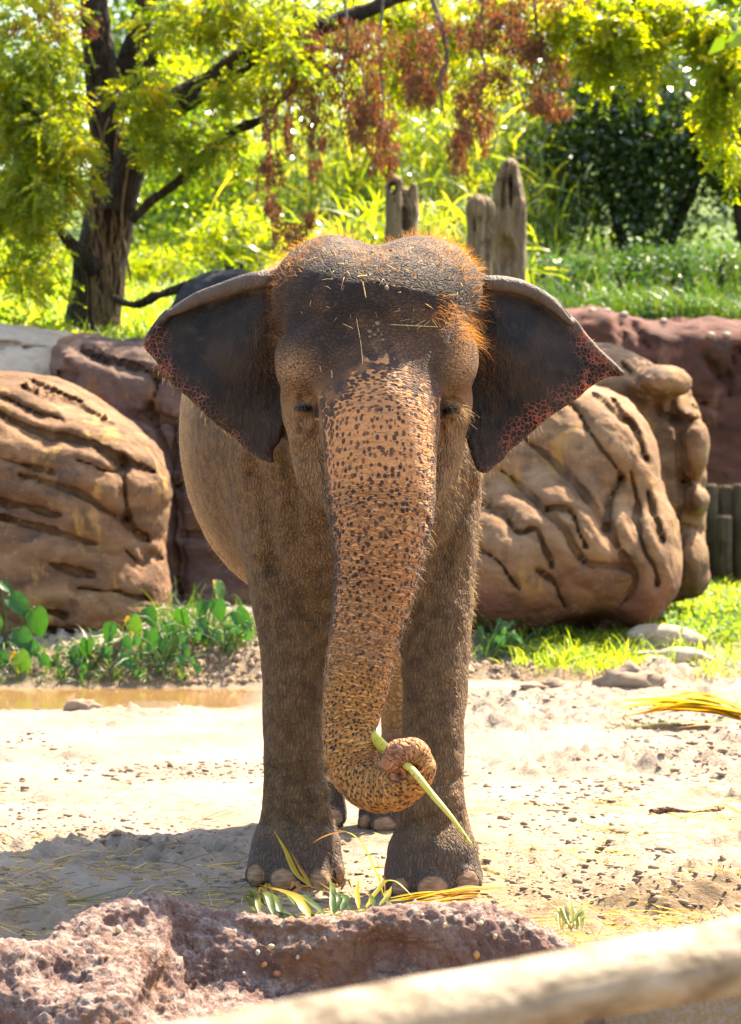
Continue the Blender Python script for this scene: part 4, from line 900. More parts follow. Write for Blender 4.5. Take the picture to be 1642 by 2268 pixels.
def pinnate(P, D, L, pairs, ll, lw, rg, droop=0.35, rnd=None):
    """feather leaves: pairs of small leaflets along a drooping rib"""
    n = len(P); D = unit(D); S = unit(np.cross(D, np.array([0, 0, 1.0]) + rg.normal(0, 0.5, (n, 3)))); L = np.broadcast_to(L, (n,))
    rnd = rg.random(n) if rnd is None else rnd; PP, DD, RR = [], [], []
    for k in range(pairs):
        t = (k + 0.6) / pairs; c = P + D * (L * t)[:, None] - np.array([0, 0, 1.0]) * (L * droop * t * t)[:, None]
        for sg in (-1, 1):
            PP.append(c); DD.append(unit(S * sg + D * 0.55 + np.array([0, 0, -0.25])) + rg.normal(0, 0.12, (n, 3))); RR.append(np.clip(rnd + rg.normal(0, 0.06, n), 0, 1))
    return leaf_cards(np.vstack(PP), np.vstack(DD), ll, lw, rg, np.concatenate(RR), 0.05)
def blades(P, D, L, Wd, rg, bend=0.5, seg=4, rnd=None, tip=0.12):
    n = len(P); D = unit(D); H = rg.normal(0, 1, (n, 3)); H[:, 2] = 0; H = unit(H + D * [1.5, 1.5, 0]); S = unit(np.cross(D, H)); L = np.broadcast_to(L, (n,)); rows = []
    B = np.broadcast_to(bend, (n,)) * (0.4 + 1.1 * rg.random(n))
    for i in range(seg + 1):
        t = i / seg; c = P + D * (L * (t - 0.25 * B * t ** 3))[:, None] + H * (L * B * t * t * 0.8)[:, None] - np.array([0, 0, 1.0]) * (L * B * t ** 3 * 0.45)[:, None]
        w = (Wd * (1 - (1 - tip) * t ** 1.6) * (0.6 + 0.4 * min(1, t * 5)) / 2); w = np.broadcast_to(w, (n,))[:, None]; rows += [c - S * w, c + S * w]
    V = np.stack(rows, 1).reshape(-1, 3); k = 2 * (seg + 1); b = np.arange(n)[:, None] * k
    F = np.vstack([np.hstack([b + 2 * i, b + 2 * i + 1, b + 2 * i + 3, b + 2 * i + 2]) for i in range(seg)])
    rnd = rg.random(n) if rnd is None else rnd
    return V, F, np.repeat(rnd, k)
def merge(parts):
    Vs, Fs, Rs, o = [], [], [], 0
    for V, F, R in parts: Vs.append(V); Fs.append(F + o); Rs.append(R); o += len(V)
    return np.vstack(Vs), np.vstack(Fs), np.concatenate(Rs)
def foliage(name, data, mat, parent, kind=None):
    V, F, R = data; V = rel(V, parent) if parent is not None else V
    o = mesh(name, V, F, mat, parent, dict(rnd=R), smooth=False)
    if kind: o['kind'] = kind
    return o
def blob(c, r, n, rg, clumps=40, tight=0.22, shell=0.6):
    """points in lumps through an uneven ellipsoid"""
    c, r = np.array(c), np.array(r); q = unit(rg.normal(0, 1, (clumps, 3))) * (shell + (1 - shell) * rg.random((clumps, 1))) ** 1.0 * (0.75 + 0.35 * rg.random((clumps, 1)))
    k = rg.integers(0, clumps, n); return c + (q[k] + rg.normal(0, tight, (n, 3))) * r, k
def branch(pts, d, seg=6, n=10, rough=0.0):
    Q = catmull([(p[0], p[1], p[3] if len(p) > 3 else d, p[2]) for p in pts], seg)
    P = np.array([W(a, b, dd) for a, b, dd, _ in Q]); P[:, 1] += 0.05 * vnoise(P * 1.7); V, F = tube(P, [r * dd / FOC for _, _, dd, r in Q], n)
    if rough:
        N = normals(V, fix_quads(F)); V = V + N * (rough * fbm(V * np.array([9, 9, 2.2]), 3))[:, None]
    return V, fix_quads(F)
def gz(x, y): return float(bank_z(np.array([x]), np.array([y]))[0])

YG = leaf_mat('yellow_green_leaf', (0.085, 0.12, 0.010), (0.125, 0.145, 0.012), (0.18, 0.155, 0.014), 0.68, 0.45, (3.6, 3.5, 0.5))
TREE = leaf_mat('feather_leaf', (0.038, 0.075, 0.010), (0.125, 0.145, 0.016), (0.21, 0.15, 0.02), 0.64)
BRIGHT = leaf_mat('sunny_leaf', (0.06, 0.10, 0.012), (0.105, 0.135, 0.016), (0.15, 0.15, 0.025), 0.62)
MID = leaf_mat('mid_leaf', (0.035, 0.075, 0.012), (0.07, 0.115, 0.016), (0.10, 0.12, 0.02), 0.55, 0.3)
DARK = leaf_mat('dark_leaf', (0.013, 0.032, 0.009), (0.03, 0.055, 0.012), (0.055, 0.07, 0.016), 0.25, 0.25)
RUST = leaf_mat('withered_leaf', (0.09, 0.038, 0.018), (0.17, 0.075, 0.034), (0.25, 0.12, 0.05), 0.4, 0.7, (1.8, 1.25, 0.8))
GRASS = leaf_mat('grass_blade', (0.05, 0.10, 0.012), (0.10, 0.15, 0.018), (0.20, 0.19, 0.05), 0.58, 0.4)
WEED = leaf_mat('weed_leaf', (0.02, 0.065, 0.014), (0.04, 0.085, 0.016), (0.07, 0.10, 0.02), 0.25, 0.4)
SHADEGRASS = leaf_mat('shade_blade', (0.025, 0.075, 0.018), (0.045, 0.095, 0.02), (0.10, 0.12, 0.03), 0.26, 0.45)  # darker copy of the grass, shade put into its colour
CANE = leaf_mat('cane_blade', (0.07, 0.115, 0.015), (0.12, 0.155, 0.025), (0.26, 0.22, 0.11), 0.45, 0.2)
def bark_mat(name, a, b, c):
    g = G(name); co = g.co(); v = g.vmul(co, (7, 7, 1.6)); w = g.noise(v, 2.2, 6, 0.65, 0.5); k = g.vor(g.vmul(co, (22, 22, 5)), 1.0, 'DISTANCE_TO_EDGE')
    col = g.ramp(w, [(0.3, a), (0.5, b), (0.72, c)]); g.done(col, 0.9, g.bump(g.math('ADD', w, g.math('MULTIPLY', g.rng(k, 0, 0.25), 0.6)), 0.05, 1.0), 0.2); return g.m
BARK = bark_mat('dark_bark', (0.015, 0.010, 0.007), (0.040, 0.027, 0.018), (0.085, 0.06, 0.043))
TWIG = bark_mat('grey_twig', (0.10, 0.085, 0.07), (0.16, 0.135, 0.11), (0.24, 0.20, 0.17))
VINE = bark_mat('vine_stem', (0.10, 0.06, 0.032), (0.20, 0.125, 0.065), (0.28, 0.185, 0.11))

def left_tree():
    rg = np.random.default_rng(11); base = W(212, 760, 25.0); base[2] = gz(base[0], 25.0) - 0.1
    root = empty('tree', base, 'big dark vine-covered tree on the left with feathery leaves and a long slanting limb', 'tree')
    V, F = branch([(205, 830, 84), (208, 760, 66), (208, 700, 60), (220, 600, 58), (238, 500, 54), (250, 430, 50), (246, 340, 42), (236, 240, 38), (226, 140, 36), (212, 40, 34), (205, -80, 30), (215, -240, 24), (230, -420, 12)], 25.0, 8, 26, 0.05)
    mesh('trunk', rel(V, root), F, BARK, root)
    limbs = [([(262, 470, 40), (292, 350, 37), (338, 268, 35), (392, 225, 33), (470, 182, 29), (560, 118, 26), (680, 68, 22), (780, 34, 19), (870, 0, 16), (1000, -50, 13), (1150, -110, 10), (1300, -130, 7)], 24.7),
             ([(240, 260, 26), (275, 160, 25), (305, 70, 24), (330, -20, 22), (380, -160, 16), (450, -300, 8)], 25.1),
             ([(290, 490, 12), (330, 450, 12), (385, 410, 12.5), (450, 348, 11), (520, 290, 9.5), (578, 264, 8), (640, 200, 6.5), (672, 160, 5.5)], 24.4),
             ([(222, 160, 14), (190, 140, 15), (150, 100, 12), (95, 35, 10), (40, -40, 8)], 24.8), ([(216, 600, 22), (165, 550, 18), (120, 490, 12), (60, 440, 8), (-20, 420, 6)], 24.7), ([(250, 660, 9), (300, 675, 9), (350, 655, 10), (415, 633, 9), (470, 610, 7), (520, 590, 4)], 24.3),
             ([(262, 250, 18), (290, 200, 15), (330, 140, 10), (360, 90, 7)], 24.6)]
    for p, d in limbs:
        V, F = branch(p, d, 6, 14, 0.03); mesh('limb', rel(V, root), F, BARK, root)
    for p in ([(652, -60, 5), (655, 0, 5.5), (658, 60, 5), (690, 105, 5), (692, 150, 4.5), (660, 190, 4), (625, 215, 3)], [(690, 105, 3), (760, 110, 2.4), (800, 150, 1.8), (815, 230, 1.4)], [(690, 130, 3), (740, 150, 2), (790, 160, 1.5)],
              [(940, -60, 6), (958, 0, 6), (978, 60, 5.5), (990, 120, 5), (975, 185, 4), (985, 260, 2)], [(1080, -40, 4), (1060, 80, 3.5), (1075, 160, 3), (1050, 260, 2)], [(760, -30, 4), (770, 90, 3), (750, 200, 2), (760, 310, 1.4)],
              [(1180, -60, 5), (1190, 60, 4), (1215, 150, 3), (1250, 235, 1.6)], [(850, -10, 4), (840, 120, 3), (850, 240, 2), (835, 330, 1.3)], [(600, 130, 3), (605, 240, 2.4), (615, 380, 1.6), (600, 420, 1)], [(585, 262, 3.5), (600, 330, 2), (570, 380, 1.4)],
              [(990, 290, 2), (1010, 350, 2), (1005, 400, 1.5)], [(1060, 250, 2), (1100, 290, 2), (1090, 340, 1.2)]):
        V, F = branch(p, 24.2, 6, 7); mesh('twig', rel(V, root), F, TWIG, root)
    # climbing stems that hang down the trunk
    for i in range(22):
        x0 = rg.uniform(165, 285); y0 = rg.uniform(250, 560); pts = []; x = x0
        for y in np.arange(y0, 745, 34):
            c = np.interp(y, [240, 340, 430, 500, 600, 700, 760], [238, 246, 250, 238, 220, 208, 208]); h = np.interp(y, [240, 430, 600, 700, 760], [36, 48, 56, 58, 66])
            x += rg.normal(0, 7) + (c - x) * 0.05; u = np.clip((x - c) / h, -0.97, 0.97); x = c + u * h; dd = 25.0 - h * 25 / FOC * np.sqrt(1 - u * u) - 0.015
            pts.append((x, y, rg.uniform(1.4, 3.0), dd))
        V, F = branch(pts, 25, 5, 6); mesh('vine', rel(V, root), F, VINE, root)
    V, F = branch([(283, 500, 3, 24.6), (280, 380, 3, 24.7), (292, 330, 3, 24.6), (270, 480, 3, 24.5), (290, 620, 3, 24.6)], 24.6, 6, 6); mesh('vine', rel(V, root), F, VINE, root)
    # feathery crown: (px, py, rx, ry, leaves)
    parts = []
    for (px, py, rx, ry, n, d) in ((70, 80, 150, 130, 560, 24.2), (60, 300, 130, 130, 560, 23.9), (110, 420, 110, 80, 400, 23.8), (30, 500, 100, 80, 330, 24.2), (20, 180, 110, 90, 420, 24.0), (150, 310, 100, 60, 300, 23.7), (110, 220, 100, 80, 330, 24.0),
                               (300, 190, 70, 40, 130, 24.0), (420, 60, 120, 50, 280, 24.5), (330, 250, 55, 50, 150, 24.1), (560, 30, 160, 50, 420, 24.3), (360, 320, 70, 50, 170, 24.0), (520, 190, 90, 60, 220, 24.2), (640, 130, 70, 60, 170, 24.0), (470, 330, 90, 60, 200, 24.2),
                               (60, 620, 80, 60, 190, 24.4), (60, 720, 110, 30, 60, 24.3), (110, 570, 50, 40, 60, 24.0), (640, 60, 140, 60, 260, 25.2), (800, 30, 140, 50, 340, 25.4), (950, 60, 150, 90, 520, 25.8), (880, 170, 130, 80, 380, 26.2), (1100, 30, 130, 60, 330, 25.8), (1050, 140, 100, 70, 240, 26.4)):
        n = int(n * 0.66); s = d / FOC; c = W(px, py, d); P, k = blob(c, (rx * s, 0.45, ry * s), n, rg, 16, 0.20, 0.2); out = P - c; out[:, 2] *= 0.4
        D = unit(out + 1e-6) * 0.7 + rg.normal(0, 0.55, (n, 3)) + np.array([0.1, -0.25, -0.25]); cl = rg.random(16)
        parts.append(pinnate(P, D, rg.uniform(0.12, 0.20, n), 9, rg.uniform(0.040, 0.056), 0.018, rg, 0.35, np.clip(cl[k] * 0.6 + 0.4 * rg.random(n), 0, 1)))
    foliage('crown', merge(parts), TREE, root)
    P, k = blob(W(250, -420, 25.5), (2.4, 1.5, 0.9), 2200, rg, 40); foliage('crown', pinnate(P, rg.normal(0, 1, (2200, 3)), 0.16, 7, 0.045, 0.017, rg), TREE, root)  # unseen foliage above the frame, added to cast shade
    # withered sprays hanging from the long limb
    PP = []; DD = []
    for (px, py, rx, ry, n) in ((760, 200, 70, 130, 2300), (825, 290, 42, 90, 1400), (618, 250, 22, 120, 700), (700, 160, 50, 60, 600), (1100, 50, 60, 70, 1500), (1185, 120, 55, 85, 1600), (1130, 190, 70, 60, 900), (1225, 235, 40, 26, 500), (945, 180, 34, 70, 800), (1012, 330, 20, 55, 550),
                            (1045, 240, 36, 70, 800), (880, 110, 60, 60, 800), (640, 500, 38, 44, 700), (1300, 8, 100, 36, 900), (750, 80, 60, 60, 700), (600, 370, 22, 60, 450), (855, 340, 22, 50, 450), (1060, 300, 26, 36, 300), (980, 80, 40, 60, 600), (700, 330, 16, 60, 350), (610, 460, 16, 50, 260), (160, 40, 40, 50, 260), (60, 60, 30, 40, 150)):
        rx *= 1.25; n = int(n * 1.2); d = 24.2; s = d / FOC; st = max(6, int(rx / 3)); sx = rg.uniform(-1, 1, st); sy = rg.uniform(-1, 0.4, st); sl = rg.uniform(0.4, 1.0, st); k = rg.integers(0, st, n); t = rg.random(n)
        x = px + (sx[k] + rg.normal(0, 0.15, n)) * rx; y = py + (sy[k] + t * sl[k] * 1.0) * ry; dd = d + (sx[k] * 0.3 + rg.normal(0, 0.06, n))
        PP.append(np.stack([(x - CX) / FOC * d, dd, EYE + (CY - y) / FOC * d], 1)); DD.append(np.stack([rg.normal(0, 0.45, n), rg.normal(0, 0.45, n), -np.ones(n)], 1))
    P = np.vstack(PP); foliage('withered_foliage', leaf_cards(P, np.vstack(DD), rg.uniform(0.03, 0.065, len(P)), 0.014, rg), RUST, root)
    return root
left_tree()

def bush(name, label, cat, px, py, d, rx, ry, depth, n, size, mat, seed, group=None, clumps=60, trunk=True, aspect=0.5, tight=0.2, shell=0.55):
    rg = np.random.default_rng(seed); c = W(px, py, d); r = np.array([rx * d / FOC, depth, ry * d / FOC]); zb = gz(c[0], d)
    root = empty(name, (c[0], d, zb - 0.05), label, cat, group); P, k = blob(c, r, n, rg, clumps, tight, shell); P[:, 2] = np.maximum(P[:, 2], zb + 0.05)
    cl = rg.random(clumps); D = rg.normal(0, 1, (n, 3)) + [0, 0, -0.3]; L = size * rg.uniform(0.6, 1.3, n)
    foliage('crown', leaf_cards(P, D, L, L * aspect, rg, np.clip(0.65 * cl[k] + 0.35 * rg.random(n), 0, 1)), mat, root)
    if trunk:
        parts = []
        for j in range(4):
            e = c + r * np.array([rg.uniform(-.6, .6), rg.uniform(-.4, .4), rg.uniform(0.0, .6)]); b = np.array([c[0] + rg.uniform(-.1, .1), d, zb - 0.1]); m_ = (b + e) / 2 + rg.normal(0, 0.1, 3)
            V, F = tube(catmull([b, m_, e], 6), np.linspace(0.09 if ry > 150 else 0.035, 0.015, 13), 8); parts.append((V, fix_quads(F)))
        V, F = join(parts); mesh('trunk', rel(V, root), F, BARK, root)
    return root
BACK = 'trees closing the top of the slope'
BT = ['leafy tree at the far left end of the back row, behind the big trunk', 'leafy tree of the back row between the big trunk and the slanting limb', 'sunny tree of the back row behind the middle of the rusty foliage', 'sunny tree of the back row behind the rusty foliage nearest the yellow branch', 'leafy tree at the far right end of the back row behind the evergreen', 'lower sunny tree before the back row, above the left ear', 'lower sunny tree before the back row, behind the stumps']
for i, (px, py, rx, ry, mt) in enumerate(((-120, 120, 330, 330, MID), (330, 60, 330, 330, MID), (760, 0, 330, 360, BRIGHT), (1180, 40, 330, 360, BRIGHT), (1640, 20, 330, 360, MID), (550, 260, 330, 220, BRIGHT), (980, 250, 300, 220, BRIGHT))):
    bush('background_tree', BT[i], 'tree', px, py, 56 + (i % 3) * 2.2, rx, ry, 1.8, 5200, 0.16, mt, 30 + i, BACK, 90, True, 0.55, 0.2, 0.3)
bush('shadowed_tree', 'dark green tree in shade seen through the gap right of the big trunk', 'tree', 390, 110, 44, 130, 130, 1.0, 3600, 0.12, DARK, 41, None, 60, True, 0.5, 0.2, 0.3)
bush('shrub', 'rounded sunlit green shrub behind the low limb of the left tree', 'shrub', 470, 400, 38, 170, 150, 1.0, 4200, 0.10, MID, 42)
bush('shrub', 'bright green shrub filling the gap under the long slanting limb', 'shrub', 420, 260, 42, 170, 130, 1.0, 3600, 0.11, BRIGHT, 43)
bush('shrub', 'yellow green shrub at the left edge behind the big trunk', 'shrub', 60, 330, 40, 180, 200, 1.0, 4200, 0.11, BRIGHT, 44)
bush('shrub', 'small pale green shrub to the right of the big trunk above the ear', 'shrub', 520, 520, 32, 110, 70, 0.6, 2200, 0.07, BRIGHT, 45)
bush('shrub', 'low sunny shrub on the grass just right of the big trunk', 'shrub', 340, 610, 34, 90, 60, 0.5, 2400, 0.06, BRIGHT, 49)
bush('shrub', 'low bright shrub on the slope at the far left edge', 'shrub', 30, 610, 33, 110, 70, 0.5, 2600, 0.06, BRIGHT, 50)
bush('shrub', 'broad sunny shrub behind the dark boulder and the ear', 'shrub', 470, 560, 41, 150, 90, 0.7, 3600, 0.08, BRIGHT, 51)
bush('shrub', 'tall mid green shrub between the big trunk and the low limb', 'shrub', 330, 480, 45, 150, 140, 0.8, 4000, 0.10, MID, 52)
bush('evergreen_tree', 'largest dark evergreen tree, rising over the grassy bank right of the stumps', 'tree', 1425, 285, 37.5, 290, 265, 1.3, 15500, 0.10, DARK, 46, None, 120, True, 0.55, 0.15, 0.4)
bush('evergreen_tree', 'dark evergreen tree at the right edge behind the hanging yellow foliage', 'tree', 1690, 290, 36.8, 190, 250, 1.0, 8000, 0.10, DARK, 53, None, 90, True, 0.55, 0.15, 0.4)
bush('shrub', 'dark shrub joining the evergreen to the tall stump', 'shrub', 1250, 430, 38.5, 110, 120, 0.8, 3200, 0.09, DARK, 47, None, 50, True, 0.55, 0.2, 0.4)

def overhang_tree():
    rg = np.random.default_rng(21); base = np.array([3.6, 24.6, gz(3.6, 24.6)]); root = empty('tree', base, 'yellow green feather-leaved tree reaching in from beyond the right edge', 'tree')
    V, F = tube(catmull([base + [0, 0, -0.2], base + [-0.05, 0, 1.6], base + [-0.2, 0, 3.4], base + [-0.5, 0, 5.0]], 8), np.linspace(0.17, 0.07, 25), 14); mesh('trunk', rel(V, root), fix_quads(F), BARK, root)
    for p in ([(1750, 10, 14), (1600, -20, 11), (1450, -10, 8), (1330, 40, 5), (1280, 90, 3)], [(1740, 60, 9), (1660, 130, 6), (1610, 210, 4), (1600, 300, 2)], [(1480, 0, 4), (1420, 70, 3), (1380, 140, 2)]):
        V, F = branch(p, 24, 6, 8); mesh('limb', rel(V, root), F, BARK, root)
    parts = []
    for (px, py, rx, ry, n, d) in ((1300, 60, 70, 70, 260, 24), (1390, 60, 90, 90, 400, 23.8), (1340, 140, 60, 60, 150, 24), (1480, 20, 110, 50, 360, 24.2), (1580, 60, 80, 70, 360, 24), (1620, 170, 60, 110, 380, 23.8), (1590, 270, 50, 70, 200, 24), (1640, 350, 40, 60, 120, 24), (1240, 20, 60, 40, 160, 24.3), (1440, 160, 40, 30, 50, 24)):
        n = int(n * 0.38); s = d / FOC; c = W(px, py, d); P, k = blob(c, (rx * s, 0.4, ry * s), n, rg, 14, 0.2, 0.2); D = rg.normal(0, 0.6, (n, 3)) + np.array([0, -0.2, -0.5])
        parts.append(pinnate(P, D, rg.uniform(0.14, 0.22, n), 8, 0.068, 0.030, rg, 0.3))
    foliage('crown', merge(parts), YG, root)
overhang_tree()
def near_leaves():
    rg = np.random.default_rng(22); root = empty('tree', (2.0, 6.2, -0.75), 'dark out-of-focus leafy twig poking in at the top right corner', 'tree')
    V, F = tube(catmull([(2.0, 6.2, -0.8), (2.0, 6.2, 1.0), (1.8, 6.2, 2.6), (1.2, 6.2, 2.9), (0.8, 6.2, 2.55)], 8), np.linspace(0.05, 0.006, 33), 8); mesh('trunk', rel(V, root), fix_quads(F), BARK, root)
    P, k = blob(W(1640, 10, 6.2), (0.055, 0.08, 0.075), 40, rg, 8, 0.3, 0.2); foliage('crown', leaf_cards(P, rg.normal(0, 1, (40, 3)), 0.06, 0.03, rg), MID, root)
near_leaves()

# tall cane in the middle, grass on the slopes
def cane(px, py0, d, n, spread, hgt, seed, label):
    rg = np.random.default_rng(seed); c = W(px, py0, d); zb = gz(c[0], d); root = empty('cane_clump', (c[0], d, zb - 0.03), label, 'cane grass', 'cane clumps on the slope')
    B = np.stack([c[0] + rg.normal(0, spread, n), d + rg.normal(0, 0.5, n), np.full(n, zb)], 1); t = rg.random(n) ** 0.8 * hgt; B[:, 2] += t
    D = rg.normal(0, 0.42, (n, 3)) + [0, 0, 0.8]; foliage('cane_blade', blades(B, D, rg.uniform(0.35, 0.7, n), 0.032, rg, 0.7, 4), CANE, root, 'stuff')
    V, F = join([(lambda vf: (vf[0], fix_quads(vf[1])))(tube(np.array([[b[0], b[1], zb - 0.02], [b[0] + rg.normal(0, .05), b[1], zb + h * 0.5], [b[0] + rg.normal(0, .12), b[1], zb + h]]), [0.012, 0.010, 0.005], 5)) for b, h in zip(B[:40], rg.uniform(0.5, 1.0, 40) * hgt * 1.1)])
    mesh('stem', rel(V, root), F, CANE, root)['kind'] = 'stuff'
CANES = ['tall bright cane clump farthest left, above the left side of the elephant head', 'tall bright cane clump between the leftmost clump and the hollow-eyed stump', 'tallest bright cane right behind the hollow-eyed stump', 'tall cane in the gap between the hollow-eyed stump and the shorter stump',
         'tall cane rising behind the tallest stump', 'thin cane clump against the dark evergreen just right of the tallest stump', 'low cane clump at the foot of the hollow-eyed stump', 'low cane clump filling the gap left of the shorter flared stump', 'low cane clump just above the crown of the head on its left']
for i, (px, d, n, sp, h) in enumerate(((640, 37, 420, 0.5, 1.7), (740, 36, 520, 0.5, 2.0), (850, 37, 560, 0.55, 2.1), (960, 36.5, 560, 0.55, 2.0), (1080, 37.5, 560, 0.5, 2.2), (1150, 36.5, 200, 0.3, 1.2), (900, 31.5, 300, 0.5, 0.9), (1010, 31.5, 260, 0.4, 0.8), (700, 31.5, 300, 0.5, 0.7))):
    cane(px, 500, d, n, sp, h, 60 + i, CANES[i])

def slope_grass():
    rg = np.random.default_rng(23); parts = []
    n = 21000; y = 23.4 + 22 * rg.random(n) ** 1.3; x = -0.135 * y + rg.random(n) * (0.9 + 0.135 * y) - 0.2; x = np.clip(x, -7.5, 0.8); z = bank_z(x, y)
    parts.append(blades(np.stack([x, y, z - 0.02], 1), rg.normal(0, 0.35, (n, 3)) + [0, 0, 1], rg.uniform(0.16, 0.42, n), 0.018, rg, 0.6, 3))
    a = merge(parts); o = foliage('slope_grass', a, GRASS, None); tag(o, kind='stuff')
    n = 22000; y = 30.5 + 14 * rg.random(n) ** 1.4; x = rg.uniform(0.9, 5.6, n); z = bank_z(x, y); tuft = 0.55 + 0.9 * smooth(-0.2, 0.5, fbm(np.stack([x, y, 0 * x], 1) * 0.9, 2))
    o = foliage('bank_grass', blades(np.stack([x, y, z - 0.02], 1), rg.normal(0, 0.3, (n, 3)) + [0, 0, 1], rg.uniform(0.25, 0.6, n) * tuft, 0.018, rg, 0.5, 3), SHADEGRASS, None); tag(o, kind='stuff')
    n = 5000; y = 21.5 + 8 * rg.random(n); x = rg.uniform(1.9, 4.5, n); z = bank_z(x, y)
    o = foliage('lawn_grass', blades(np.stack([x, y, z - 0.02], 1), rg.normal(0, 0.4, (n, 3)) + [0, 0, 1], rg.uniform(0.08, 0.22, n), 0.012, rg, 0.6, 3), GRASS, None); tag(o, kind='stuff')
slope_grass()
WEEDS = ['leafy weed above the pebbled left end of the red wall', 'broad leafy weed second from the left along the bank above the red wall', 'broad leafy weed third from the left along the bank above the red wall', 'leafy weed at the foot of the tallest stump', 'leafy weed above the red wall at the right edge']
for i, (px, py, d, s) in enumerate(((1300, 600, 31.5, 70), (1400, 590, 32, 90), (1500, 600, 31.8, 90), (1210, 600, 32.5, 60), (1600, 590, 32, 80))):
    bush('weed', WEEDS[i], 'weed', px, py, d, s, s * 0.62, 0.4, 1100, 0.055, WEED, 80 + i, 'weeds on the bank above the red wall', 24, True, 0.5, 0.25, 0.3)

# ------------------------------------------------------------------ plants at the foot of the boulders
def heart_leaf(L, Wd, mat, name='leaf'):
    t = np.linspace(0, 1, 9); out = []
    for a in np.linspace(0, 2 * pi, 28, endpoint=False):                 # heart outline, tip at +x, stalk joins at the origin
        rr = 0.5 * (1 + 0.22 * np.cos(a)) ; x = np.cos(a) * rr; y = np.sin(a) * rr * 0.82
        if abs(a - pi) < 0.75: x += 0.22 * (1 - abs(a - pi) / 0.75)
        if min(a, 2 * pi - a) < 0.6: x += 0.16 * (1 - min(a, 2 * pi - a) / 0.6)
        out.append((x + 0.28, y))
    out = np.array(out) * [L, Wd]; n = len(out); V = [(0.28 * L * 0.55, 0, -0.02 * L)]
    for k, (x, y) in enumerate(out): V.append((x, y, 0.10 * L * (abs(y) / Wd * 2) ** 2 - 0.25 * L * (x / L) ** 2 + 0.02 * L * sin(k * 1.7)))
    mid = [(0.5 * (V[0][0] + x), 0.5 * y, 0.03 * L * (abs(y) / Wd) - 0.25 * L * (0.5 * (V[0][0] + x) / L) ** 2) for x, y in out]
    V += mid; F = [(0, 1 + n + k, 1 + n + (k + 1) % n, 1 + n + (k + 1) % n) for k in range(n)] + [(1 + n + k, 1 + k, 1 + (k + 1) % n, 1 + n + (k + 1) % n) for k in range(n)]
    o = mesh(name, V, fix_quads(F), mat); me = o.data; bpy.data.objects.remove(o); return me
def big_leaf_mat(name, a, b, yel=None):
    g = G(name); co = g.co(); v = g.n('TexWave', wave_type='BANDS', bands_direction='DIAGONAL'); g.put(v.inputs['Vector'], co); v.inputs['Scale'].default_value = 22; v.inputs['Distortion'].default_value = 1.5
    c = g.mix(g.noise(co, 9, 3), a, b); c = g.mix(g.math('MULTIPLY', g.rng(v.outputs[0], 0.8, 1.0), 0.3), c, tuple(1.6 * x for x in b))
    if yel: c = g.mix(g.rng(g.noise(co, 1.6, 2), 0.55, 0.66), c, yel)
    g.done(c, 0.5, None, 0.35); g.translucent(g.mix(1.0, c, (2.4, 2.2, 0.7), 'MULTIPLY'), 0.35); return g.m
TARO = big_leaf_mat('taro_leaf', (0.012, 0.065, 0.010), (0.028, 0.10, 0.014)); TARO_Y = big_leaf_mat('yellowing_leaf', (0.03, 0.09, 0.012), (0.06, 0.13, 0.015), (0.40, 0.24, 0.02)); PENNY = big_leaf_mat('penny_leaf', (0.02, 0.085, 0.018), (0.035, 0.12, 0.03))
STEMG = leaf_mat('green_stem', (0.06, 0.12, 0.03), (0.09, 0.15, 0.04), None, 0.2)
me_t, me_y = heart_leaf(1, 0.9, TARO), heart_leaf(1, 0.85, TARO_Y)
me_p = heart_leaf(1, 1.05, PENNY)
def leaf_plant(label, cat, foot, leaves, seed, name):
    rg = np.random.default_rng(seed); x, y = foot; root = empty(name, (x, y, gz(x, y) - 0.02), label, cat)
    for (px, py, d, s, ang, tilt, me) in leaves:
        q = W(px, py, d) - np.array(root.location); L = s * d / FOC
        o = link('leaf', me, root); o.location = q; o.scale = (L, L, L); a = radians(ang)
        dirx = Vector((cos(a), -0.25 + 0.2 * rg.normal(), sin(a))).normalized(); nrm = Vector((0.3 * rg.normal(), -1.0, tilt)).normalized(); yy = nrm.cross(dirx).normalized(); nn = dirx.cross(yy)
        from mathutils import Matrix
        o.rotation_euler = Matrix((dirx, yy, nn)).transposed().to_euler()
        f = np.array([rg.uniform(-0.06, 0.06), rg.uniform(-0.05, 0.05), 0.0]); V, F = tube(catmull([f, (f * 0.5 + q * 0.5) + [0, 0.03, 0.05], q + [0, 0.012, 0]], 5), 0.006, 6)
        mesh('stem', V, fix_quads(F), STEMG, root, dict(rnd=np.full(len(V), 0.5)))
    return root
leaf_plant('taro plant with big heart leaves at the left edge below the brown boulder', 'taro plant', (-2.35, 19.45),
           [(20, 1318, 19.2, 62, -40, 0.5, me_t), (76, 1345, 19.2, 66, -75, 0.3, me_t), (-12, 1360, 19.1, 60, -100, 0.4, me_t), (40, 1392, 19.1, 58, -60, 0.5, me_t), (40, 1440, 18.95, 62, -72, 0.4, me_y), (8, 1440, 19.0, 44, -100, 0.4, me_t), (62, 1420, 19.1, 46, -50, 0.5, me_t), (-40, 1330, 19.2, 60, -110, 0.5, me_t), (0, 1290, 19.4, 34, -30, 0.6, me_t), (90, 1450, 19.0, 34, -50, 0.5, me_t)], 1, 'taro_plant')
